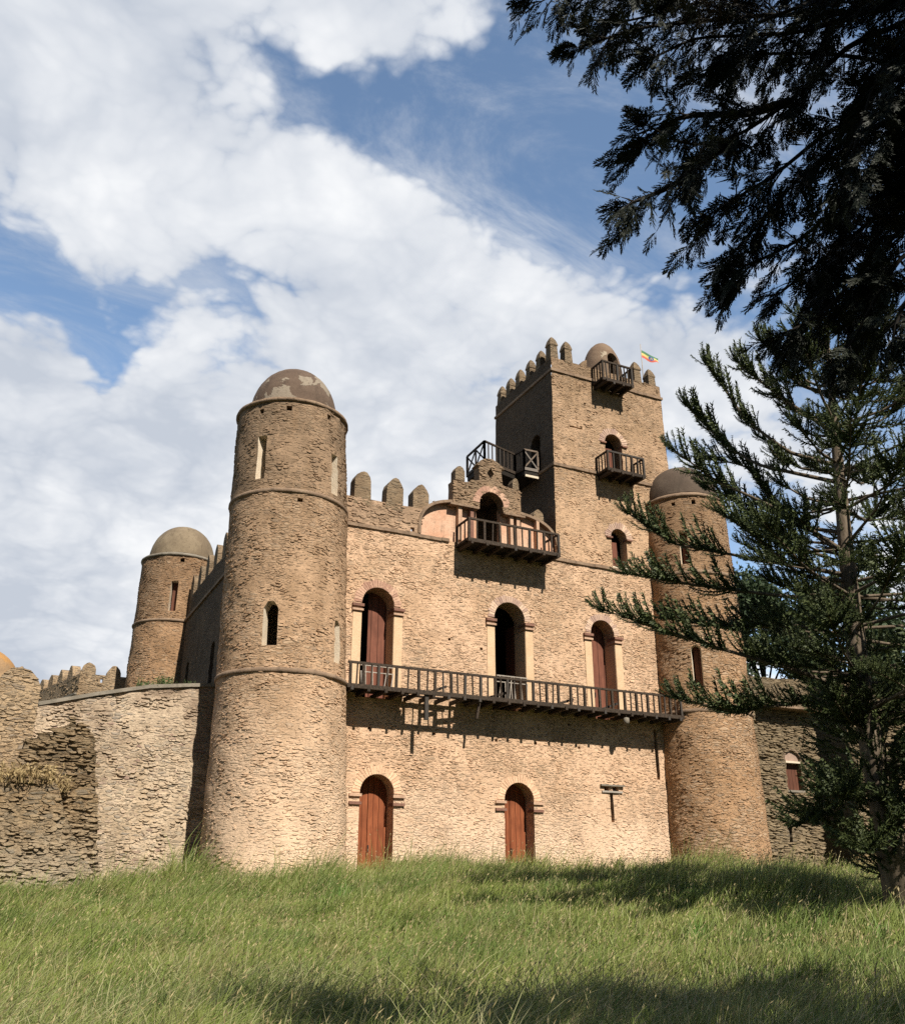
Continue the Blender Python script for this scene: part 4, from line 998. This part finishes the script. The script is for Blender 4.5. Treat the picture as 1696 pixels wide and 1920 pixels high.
def frond(pts, start, size, dens=1.0, rad=.07):
    Q, D, L = resample(pts, .09)
    n = len(Q)
    limbs.tube([tuple(q) for q in Q[::3]] + [tuple(Q[-1])], [rad * (1 - .75 * i / max(1, len(Q[::3]))) for i in range(len(Q[::3]) + 1)], 6)
    for i in range(n):
        t = i / (n - 1)
        if t < start: continue
        if nr.random() > dens: continue
        e = (t - start) / (1 - start)
        ln = size * (.55 + .75 * math.sin(math.pi * min(1, .18 + .75 * e)) ** .8) * nr.uniform(.75, 1.15)
        for s in (-1, 1):
            side = norm(np.cross(D[i], np.array([0, 0, 1.0]))) * s
            d = norm(D[i] * nr.uniform(.55, 1.0) + side * nr.uniform(.5, 1.0) + np.array([0, 0, nr.uniform(-.25, .75)]))
            pT.append((int(nr.integers(5)), frame(d, 0, ln), Q[i]))
        if nr.random() < .5:
            d = norm(D[i] * .8 + np.array([nr.uniform(-.3, .3), nr.uniform(-.3, .3), nr.uniform(.3, 1)]))
            pT.append((int(nr.integers(5)), frame(d, 0, ln * .8), Q[i]))
    for k in range(7):
        d = norm(D[-1] + nr.normal(0, .35, 3) + np.array([0, 0, .2])); pT.append((int(nr.integers(5)), frame(d, 0, size * .7), Q[-1]))
for k, pts in PINE_LIMBS.items():
    f = {'5': .52, '6': .45, '8': .33, '9': .35, '3': .6, '7': .4, '2': .55, '3b': .5}.get(k, .45)
    frond(pts, f if len(k) > 1 or k.isdigit() else .15, .76, .74, .055)
    # a tuft or two on the inner limb
    Q, D, L = resample(pts, .3)
    for _ in range(2):
        i = int(nr.integers(2, max(3, len(Q) // 2))); base = Q[i]; sd_ = norm(np.cross(D[i], np.array([0, 0, 1.]))) * (1 if nr.random() < .5 else -1)
        e = base + (D[i] * .7 + sd_ * .8 + np.array([0, 0, .35])) * nr.uniform(.5, 1.05)
        frond([base, (base + e) / 2 + np.array([0, 0, -.05]), e], .35, .40, 1.0, .02)
zt_ = [p[2] for p in PINE_TRUNK]; xt_ = [p[0] for p in PINE_TRUNK]; yt_ = [p[1] for p in PINE_TRUNK]
z = 2.6; view_az = math.atan2(24.7, 20.4)
while z < 13.3:
    nl = 9 if 3.0 < z < 7.4 else 7; a0 = nr.uniform(0, 6.28)
    Lm = np.interp(z, [1.4, 3.5, 6.3, 9.8, 12.2, 13.5], [4.3, 4.9, 4.5, 3.2, 1.8, .6])
    for k in range(nl):
        az_ = a0 + 6.283 * k / nl + nr.uniform(-.25, .25)
        dirx = np.array([math.sin(az_), math.cos(az_), 0])
        # component towards the left of the picture: keep that side open for the limbs set above
        left = -dirx[0] * math.cos(view_az) + dirx[1] * math.sin(view_az)
        Ll = Lm * nr.uniform(.75, 1.1)
        if left > .35: Ll *= .45
        if left > -.1 and z < 4.2: continue
        b = np.array([np.interp(z, zt_, xt_), np.interp(z, zt_, yt_), z + nr.uniform(-.2, .2)])
        rise = np.interp(z, [1.4, 5.6, 9.8, 13.3], [.0, .06, .20, .8])
        e = b + dirx * Ll + np.array([0, 0, Ll * rise + .3]); mid = b + dirx * Ll * .55 + np.array([0, 0, Ll * rise * .30])
        frond([b, mid, e], .60, np.interp(z, [1.4, 11.2, 13.3], [.76, .66, .40]), .72, .042)
        if left < .6:
            for _ in range(2):
                t_ = nr.uniform(.25, .6); c = b + (mid - b) * min(1, t_ / .55); sd_ = np.array([dirx[1], -dirx[0], .25]) * (1 if nr.random() < .5 else -1)
                frond([c, c + (dirx * .6 + sd_ * .6) * .6, c + (dirx * .8 + sd_) * nr.uniform(.65, 1.2)], .25, .42, 1.0, .02)
    z += nr.uniform(.85, 1.1)
for k in range(130):
    z_ = nr.uniform(1.2, 13.5); b = np.array([np.interp(z_, zt_, xt_), np.interp(z_, zt_, yt_), z_]); a_ = nr.uniform(0, 6.28)
    d = norm(np.array([math.sin(a_), math.cos(a_), nr.uniform(.1, .8)])); pT.append((int(nr.integers(5)), frame(d, 0, nr.uniform(.35, .75)), b))
for k in range(420):
    z_ = nr.uniform(.2, 4.4); b = np.array([np.interp(z_, zt_, xt_), np.interp(z_, zt_, yt_), z_]); a_ = nr.uniform(0, 6.28); o_ = nr.uniform(.1, 1.25) * min(1, .35 + z_ * .35)
    d = norm(np.array([math.sin(a_), math.cos(a_), nr.uniform(-.1, .6)])); pT.append((int(nr.integers(5)), frame(d, 0, nr.uniform(.5, .85)), b + d * o_))
limbs.build('limbs', M_BARK, pine)
inst(ROPES, pT, 'crown', M_PINE, pine)
print('pine ropes', len(pT))

# -- the near conifer whose boughs hang into the top right of the view
def spray_template(seed):
    r = np.random.default_rng(seed); V, F = [], []
    def leafq(p, d, L, w):
        side = norm(np.cross(d, np.array([0.1, .2, 1.0]) + r.normal(0, .35, 3))); o = len(V)
        V.extend([p, p + d * L * .45 + side * w, p + d * L, p + d * L * .45 - side * w]); F.append((o, o + 1, o + 2, o + 3))
    ax = lambda t: np.array([t, .06 * math.sin(3 * t), -.22 * t * t])
    n = 11
    for k in range(n):
        t = (k + .6) / (n + .3)
        leafq(ax(t - .07), norm(ax(t + .07) - ax(t - .07)), .17, .012)
        for s in (-1, 1):
            L = (.42 * (1 - t) + .13) * r.uniform(.75, 1.15); d = norm(np.array([.9, s * r.uniform(.5, .85), r.uniform(-.45, .05)]))
            p = ax(t); leafq(p, d, L, .027)
            for q in (.35, .6, .82):
                for s2 in (-1, 1):
                    leafq(p + d * L * q, norm(d + np.array([.25, s2 * .55, r.uniform(-.3, .1)])), .11 * r.uniform(.7, 1.3), .019)
    return np.array(V), np.array(F)
SPR = [spray_template(100 + s) for s in range(6)]
CON_LIMBS = {'A0': [(6.29, -32.59, 8.09), (4.71, -31.52, 7.87), (3.58, -31.37, 7.27), (2.83, -31.18, 6.9)], 'A': [(6.06, -32.2, 7.44), (5.08, -31.74, 7.35), (4.07, -31.44, 7.0), (3.15, -31.22, 6.37)], 'A2': [(5.49, -31.94, 7.15), (4.66, -31.47, 7.15), (4.06, -31.26, 6.67)], 'B': [(6.49, -32.29, 7.44), (5.96, -32.05, 7.12), (5.32, -31.83, 6.35), (4.82, -31.64, 5.9), (4.37, -31.54, 5.69), (3.85, -31.42, 5.91)], 'B2': [(4.82, -31.64, 5.9), (4.65, -31.55, 5.74), (4.21, -31.48, 5.26), (3.61, -31.31, 4.88)], 'B3': [(5.32, -31.83, 6.35), (4.99, -31.64, 6.23), (4.49, -31.39, 6.23), (3.96, -31.18, 5.74)], 'C': [(6.73, -32.05, 7.27), (6.15, -31.75, 7.42), (5.5, -31.43, 7.42), (4.73, -31.07, 7.05)], 'D': [(6.13, -32.32, 6.21), (5.54, -32.02, 5.98), (4.98, -31.82, 5.4), (4.68, -31.68, 5.17), (4.3, -31.57, 4.85)], 'D2': [(5.9, -31.96, 6.13), (5.36, -31.77, 5.59), (4.96, -31.61, 5.07), (4.61, -31.42, 4.57)], 'E': [(6.36, -32.07, 5.93), (5.85, -31.89, 5.52), (5.3, -31.71, 4.95), (4.88, -31.51, 4.68), (4.64, -31.45, 4.63)], 'E2': [(6.6, -31.85, 5.84), (6.08, -31.64, 5.33), (5.53, -31.46, 4.82), (5.12, -31.39, 4.44)], 'F': [(6.03, -32.15, 5.05), (5.73, -31.94, 4.67), (5.3, -31.79, 4.17), (4.83, -31.65, 3.87)], 'F2': [(5.67, -32.33, 4.54), (5.42, -32.18, 4.11), (5.2, -32.1, 3.72), (4.99, -32.05, 3.47)], 'G': [(5.48, -32.51, 4.11), (5.27, -32.42, 3.73), (5.12, -32.44, 3.46)], 'H': [(5.67, -32.83, 6.31), (5.27, -32.66, 5.77), (4.98, -32.57, 5.04), (4.69, -32.5, 4.39)], 'I': [(5.71, -32.9, 6.73), (5.18, -32.52, 6.8), (4.63, -32.21, 6.54), (4.21, -32.03, 5.99)], 'J': [(6.76, -32.11, 6.96), (6.29, -31.85, 6.09), (5.8, -31.6, 5.04), (5.47, -31.6, 4.29)], 'K': [(6.98, -31.97, 6.6), (6.51, -31.71, 5.8), (6.14, -31.62, 4.91), (5.78, -31.57, 4.19)], 'N': [(5.81, -31.83, 8.29), (5.24, -31.53, 8.02), (4.64, -31.27, 7.7), (3.84, -30.83, 7.46)]}
CT = np.array([7.95, -34.45])
con = tag(empty('conifer_tree', (CT[0], CT[1], -1.7)), 'dark overhanging conifer boughs hanging into the top right corner', 'tree')
MB().tube([(CT[0], CT[1], -2.2), (CT[0], CT[1], 4), (CT[0] - .1, CT[1] + .1, 8), (CT[0], CT[1], 13)], [.42, .36, .25, .05], 14).build('trunk', M_BARKD, con)
cT = []; cl = MB()
def bough(pts, scale=.28, dens=1.0, rad=.05, start=.12, sec=(.22, .68)):
    Q, D, L = resample(pts, .035); n = len(Q)
    s4 = Q[::4]
    cl.tube([tuple(q) for q in s4] + [tuple(Q[-1])], [rad * (1 - .8 * i / len(s4)) for i in range(len(s4) + 1)], 6)
    for i in range(n):
        t = i / (n - 1)
        if t < start or nr.random() > .57 * dens: continue
        side = norm(np.cross(D[i], np.array([0, 0, 1.0]))) * (1 if nr.random() < .5 else -1)
        d0 = norm(D[i] * nr.uniform(.3, 1.0) + side * nr.uniform(.2, 1.0) + np.array([0, 0, nr.uniform(-.6, .3)]))
        Ls = nr.uniform(*sec) * (1.15 - .6 * t); m_ = max(2, int(Ls / (.32 * scale)))
        p0 = Q[i]; pe = p0 + d0 * Ls + np.array([0, 0, -.22 * Ls * Ls])
        cl.tube([tuple(p0), tuple((p0 + pe) / 2 + np.array([0, 0, .05 * Ls])), tuple(pe)], [.008, .006, .003], 3, cap=False)
        for k in range(m_):
            q = (k + 1) / m_; p = p0 + (pe - p0) * q
            dd = norm(d0 + nr.normal(0, .40, 3) + np.array([0, 0, -.14]))
            cT.append((int(nr.integers(6)), frame(dd, nr.uniform(-.9, .9), scale * nr.uniform(.6, 1.15)), p))
    for k in range(6):
        cT.append((int(nr.integers(6)), frame(norm(D[-1] + nr.normal(0, .3, 3)), nr.uniform(-.6, .6), scale), Q[-1]))
for k, pts in CON_LIMBS.items():
    p0 = np.array(pts[0])
    if k not in ('B2', 'B3'):
        root = np.array([CT[0], CT[1], p0[2] - .3]); pts = [tuple(root), tuple((root + p0) / 2 + np.array([0, 0, .25]))] + list(pts)
    a_, b_ = np.array(pts[-2]), np.array(pts[-1]); pts = list(pts[:-1]) + [tuple(a_ + (b_ - a_) * .62)]
    bough(pts, .25, 1.0, .045, {'B': .62, 'A': .35, 'D': .40}.get(k, .30 if k not in ('B2', 'B3') else .18))
def in_view(p, m=.06):
    q = Vector(p) - CAM_P; zc = q.dot(CAM_F)
    if zc < .2: return False
    return abs(q.dot(CAM_R) / zc) < .4907 + m and abs(q.dot(CAM_U) / zc) < .5555 + m
for k in range(170):
    z = nr.uniform(4.0, 11.5); az_ = nr.uniform(0, 6.283); L = np.interp(z, [4, 6, 9, 12], [5.0, 6.0, 3.6, 1.3]) * nr.uniform(.7, 1.05)
    d = np.array([math.sin(az_), math.cos(az_), 0]); b = np.array([CT[0], CT[1], z]); e = b + d * L + np.array([0, 0, -.12 * L]); mid = b + d * L * .5 + np.array([0, 0, .05 * L])
    if any(in_view(b + (e - b) * q + np.array([0, 0, dz])) for q in (.2, .4, .6, .8, 1.0) for dz in (-.6, .4)): continue
    if max((b + (e - b) * q)[1] + ((b + (e - b) * q)[2] + 1.6) * 1.05 for q in (.3, .6, 1.0)) > -22.8 or e[0] < 2.6: continue
    bough([b, mid, e], .5, .25, .05, .2, (.4, 1.0))
cl.build('branches', M_BARKD, con)
inst(SPR, cT, 'crown', M_CONIF, con)
print('conifer sprays', len(cT))

# -- broad-leaved trees behind the annex
def leaf_templates(seed, n=10):
    r = np.random.default_rng(seed); V, F = [], []
    for k in range(n):
        p = r.normal(0, .5, 3); d = norm(r.normal(0, 1, 3)); s = norm(np.cross(d, r.normal(0, 1, 3))); o = len(V)
        V += [p, p + d * .28 + s * .12, p + d * .6, p + d * .28 - s * .12]; F.append((o, o + 1, o + 2, o + 3))
    return np.array(V), np.array(F)
LEAF = [leaf_templates(s) for s in range(5)]
def broad_tree(loc, h, w, label, nclump=26, per=110, mat=M_BROAD, tr=.35, name='tree', group='trees behind the right hand buildings'):
    x0, y0, z0 = loc
    root = tag(empty(name, loc), label, name, group)
    tb = MB().tube([(x0, y0, z0 - .5), (x0 + .2, y0, z0 + h * .4), (x0, y0 + .2, z0 + h * .85)], [tr, tr * .7, .05], 10)
    T = []
    for k in range(nclump):
        a_ = nr.uniform(0, 6.283); rr = math.sqrt(nr.random()) * w; zz = z0 + h * nr.uniform(.35, 1.0)
        rr *= math.sin(math.pi * min(.98, (zz - z0) / h * .8 + .12)) ** .6
        c = np.array([x0 + rr * math.sin(a_), y0 + rr * math.cos(a_), zz]); cr = w * nr.uniform(.22, .42)
        tb.tube([(x0, y0, z0 + h * .35 + (zz - z0) * .3), tuple(c)], [tr * .3, .03], 5)
        for _ in range(per):
            dv = norm(nr.normal(0, 1, 3)) * cr * nr.uniform(.45, 1.05); dv[2] *= .7
            T.append((int(nr.integers(5)), frame(norm(nr.normal(0, 1, 3)), nr.uniform(0, 6), nr.uniform(.6, 1.0)), c + dv))
    tb.build('trunk', M_BARKD, root); inst(LEAF, T, 'crown', mat, root)
broad_tree((56, 20, 0), 23, 5.5, 'bushy dark tree behind the annex, seen through the pine boughs', 34)
broad_tree((61, 16, 0), 23, 6.5, 'bushy dark tree at the far right behind the tall wing', 34)
broad_tree((42.2, 8.5, 6.0), 6.5, 2.2, 'low bush growing over the annex roof beside the right tower', 14, 70, tr=.12, name='bush', group=None)

# -- small shrubs and weeds on the masonry
def tuft(name, loc, h, w, n, label, cat, mat, lean=(0, 0), group=None):
    V, F = [], []
    for k in range(n):
        a_ = nr.uniform(0, 6.283); rr = w * math.sqrt(nr.random()) * .5; p = np.array([loc[0] + rr * math.cos(a_), loc[1] + rr * math.sin(a_) * .5, loc[2]])
        hh = h * nr.uniform(.5, 1.0); d = np.array([nr.normal(lean[0], .35), nr.normal(lean[1], .35), 1.0]); d = norm(d)
        s = norm(np.cross(d, nr.normal(0, 1, 3))) * .018 * max(.6, h)
        m1, m2 = p + d * hh * .5, p + d * hh + np.array([d[0], d[1], -.3]) * hh * .15; o = len(V)
        V += [p - s, p + s, m1 + s, m1 - s, m2]; F += [(o, o + 1, o + 2, o + 3), (o + 3, o + 2, o + 4, o + 4)]
        for q in (.4, .6, .8, .95):
            c = p + d * hh * q; e = c + norm(nr.normal(0, 1, 3) + np.array([0, 0, .3])) * h * .22; t_ = norm(np.cross(e - c, nr.normal(0, 1, 3))) * h * .04; o = len(V)
            V += [c, (c + e) / 2 + t_, e, (c + e) / 2 - t_]; F.append((o, o + 1, o + 2, o + 3))
    mb = MB(); mb.add(V, [f if f[2] != f[3] else f[:3] for f in F]); ob = mb.build(name, mat)
    return tag(ob, label, cat, group)
tuft('shrub', (17.25, .95, 16.35), .75, 1.3, 46, 'greyish dry shrub on the parapet left of the bell gable', 'shrub', M_DRYWEED)
tuft('weed', (5.3, 2.35, 7.25), .5, .8, 40, 'green weed on the curtain wall top, left of the others there', 'weed', M_SHRUB)
tuft('weed', (6.0, 2.35, 7.38), .6, .6, 40, 'taller green weed in the middle of the curtain wall top', 'weed', M_SHRUB)
tuft('weed', (6.95, 2.35, 7.45), .35, .6, 30, 'short green weed on the curtain wall top nearest the tower', 'weed', M_SHRUB)
tuft('dry_grass_tuft', (1.3, -.55, 3.2), .75, 2.2, 150, 'straw coloured grass tuft on the ledge of the ruined wall', 'grass tuft', M_DRYWEED)
tuft('dry_grass_tuft', (2.3, -.45, 3.0), .6, 1.0, 70, 'smaller straw coloured grass tuft at the right end of the ruined ledge', 'grass tuft', M_DRYWEED)
tuft('weed', (37.6, 1.85, 9.2), .55, .9, 40, 'green weed on the annex ledge nearest the right tower', 'weed', M_SHRUB)
tuft('weed', (39.4, 1.85, 9.2), .4, .5, 24, 'small green weed on the annex ledge above the window', 'weed', M_SHRUB)
tuft('plant', (25.6, -.5, .75), .55, .5, 26, 'small broad leaved plant standing out of the grass below the wall slit', 'plant', M_SHRUB)
tuft('reed', (43.5, 1.5, .5), 1.5, 1.3, 24, 'tall pale reeds near the foot of the shaded right wing', 'reed', M_DRYWEED, (-.2, 0))

# -- meadow grass
def meadow():
    N = 600000
    az = nr.uniform(R(-16), R(72), N); d = 6.5 + 40 * nr.random(N) ** .9
    x = d * np.sin(az); y = -36 + d * np.cos(az)
    ok = (y < 1.9) & ~((x > 9.3) & (x < 31.6) & (y > -.12)) & (np.hypot(x - 10.3, y + .2) > 2.85) & (np.hypot(x - 31.4, y + .2) > 2.62) & ~((x < 4.35) & (y > -1.2)) & ~((x > 31.5) & (y > 1.85))
    x, y, d = x[ok], y[ok], d[ok]; n = len(x)
    z = zg(x, y)
    cl_ = .5 + .5 * np.sin(x * .9 + 2 * np.sin(y * .6)) * np.sin(y * .8 + 1.5 * np.sin(x * .5))
    cl2 = .5 + .5 * np.sin(x * 2.3 + 1.7 * np.sin(y * 1.9 + x * .7)) * np.sin(y * 2.1 + 1.3 * np.sin(x * 1.3))
    h = (.20 + .32 * nr.random(n)) * (.40 + .75 * cl_ + .45 * cl2)
    h *= 1.0 + .75 * np.clip((y + 11) / 9, 0, 1) * (.5 + .8 * cl2)
    for cx_, cy_, cr_, cm_ in ((5.0, -1.6, .9, 1.7), (6.2, -1.3, .8, 1.35), (7.4, -1.5, 1.1, 1.35), (8.2, -2.9, .6, 1.3), (11.3, -3.4, .55, 2.0), (9.9, -4.2, .6, 1.4), (13.1, -1.2, .7, 1.4), (15.9, -2.0, 1.2, 1.5),
                               (18.3, -1.6, .9, 1.45), (19.8, -2.4, 1.3, 1.35), (22.6, -1.4, 1.0, 1.5), (25.0, -1.8, 1.2, 1.3), (28.0, -2.3, 1.6, 1.45), (31.5, -3.6, 1.5, 1.4), (35.5, -.5, 2.0, 1.5), (3.0, -5.5, .9, 1.5), (5.8, -9.0, 1.2, 1.4), (13.0, -9.5, 1.3, 1.3), (20.0, -9.0, 1.5, 1.3)):
        h *= 1 + (cm_ - 1) * np.exp(-((x - cx_) ** 2 + (y - cy_) ** 2) / cr_ ** 2)
    tall = nr.random(n) < .11; h[tall] *= 1.55
    w = np.clip(.0010 * d ** .60, .0024, .009) * nr.uniform(.7, 1.4, n) * 1.35
    w[tall] *= .7
    wind = nr.normal(.42, .30, n); wy = nr.normal(0, .30, n)
    droop = nr.random(n) < .10; wind[droop] += nr.normal(0, .8, droop.sum()); wy[droop] += nr.normal(0, .6, droop.sum())
    # long dry blades blown flat near the viewer
    fl = (d < 17) & (nr.random(n) < .05 + .10 * (np.sin(x * .8 + 1) * np.sin(y * .7) > .2)); wind[fl] = nr.normal(.7, .9, fl.sum()); wy[fl] = nr.normal(-.2, .8, fl.sum()); h[fl] *= 1.5
    lean = np.stack([wind, wy], 1)
    th = nr.uniform(0, math.pi, n); sx, sy = np.cos(th) * w, np.sin(th) * w
    # ripe seed heads on the taller stems
    ti = np.where(tall & (nr.random(n) < .8))[0]; tx = x[ti] + lean[ti, 0] * h[ti]; ty = y[ti] + lean[ti, 1] * h[ti]
    tz = z[ti] - .05 + h[ti] * (1 - .22 * np.hypot(lean[ti, 0], lean[ti, 1])); m_ = len(ti)
    dl = np.stack([lean[ti, 0] * 1.3, lean[ti, 1] * 1.3, np.full(m_, .55)], 1); dl /= np.linalg.norm(dl, axis=1)[:, None]; hl = nr.uniform(.05, .11, m_)[:, None]
    sd_ = np.stack([np.cos(th[ti]), np.sin(th[ti]), np.zeros(m_)], 1) * (w[ti] * 1.9)[:, None]; tp = np.stack([tx, ty, tz], 1)
    hv = np.stack([tp - dl * hl * .5, tp - dl * hl * .05 + sd_, tp + dl * hl * .5, tp - dl * hl * .05 - sd_], 1).reshape(-1, 3)
    tag(big_mesh('seed_heads', hv, np.arange(m_ * 4).reshape(-1, 4), M_SEED), 'ripe straw coloured grass seed heads over the meadow', 'seed heads', kind='stuff')
    P = []
    for t, ww in ((0, .9), (.4, 1.0), (.75, .7), (1.0, .08)):
        bend = t ** 1.8
        cx = x + lean[:, 0] * h * bend; cy = y + lean[:, 1] * h * bend; cz = z - .05 + h * (t - .22 * np.hypot(lean[:, 0], lean[:, 1]) * t * t)
        P += [np.stack([cx - sx * ww, cy - sy * ww, cz], 1), np.stack([cx + sx * ww, cy + sy * ww, cz], 1)]
    V = np.stack(P, 1).reshape(-1, 3); b = (np.arange(n) * 8)[:, None]
    F = np.concatenate([b + np.array([[0, 1, 3, 2]]), b + np.array([[2, 3, 5, 4]]), b + np.array([[4, 5, 7, 6]])])
    kf_ = np.tile(fl, 3); tag(big_mesh('dry_grass', V, F[kf_], M_STRAW), 'long pale dry grass blades lying over the near meadow', 'dry grass', kind='stuff')
    F = F[~kf_]
    return tag(big_mesh('meadow_grass', V, F, M_GRASS), 'long windblown green meadow grass sloping up to the castle foot', 'grass', kind='stuff')
meadow()
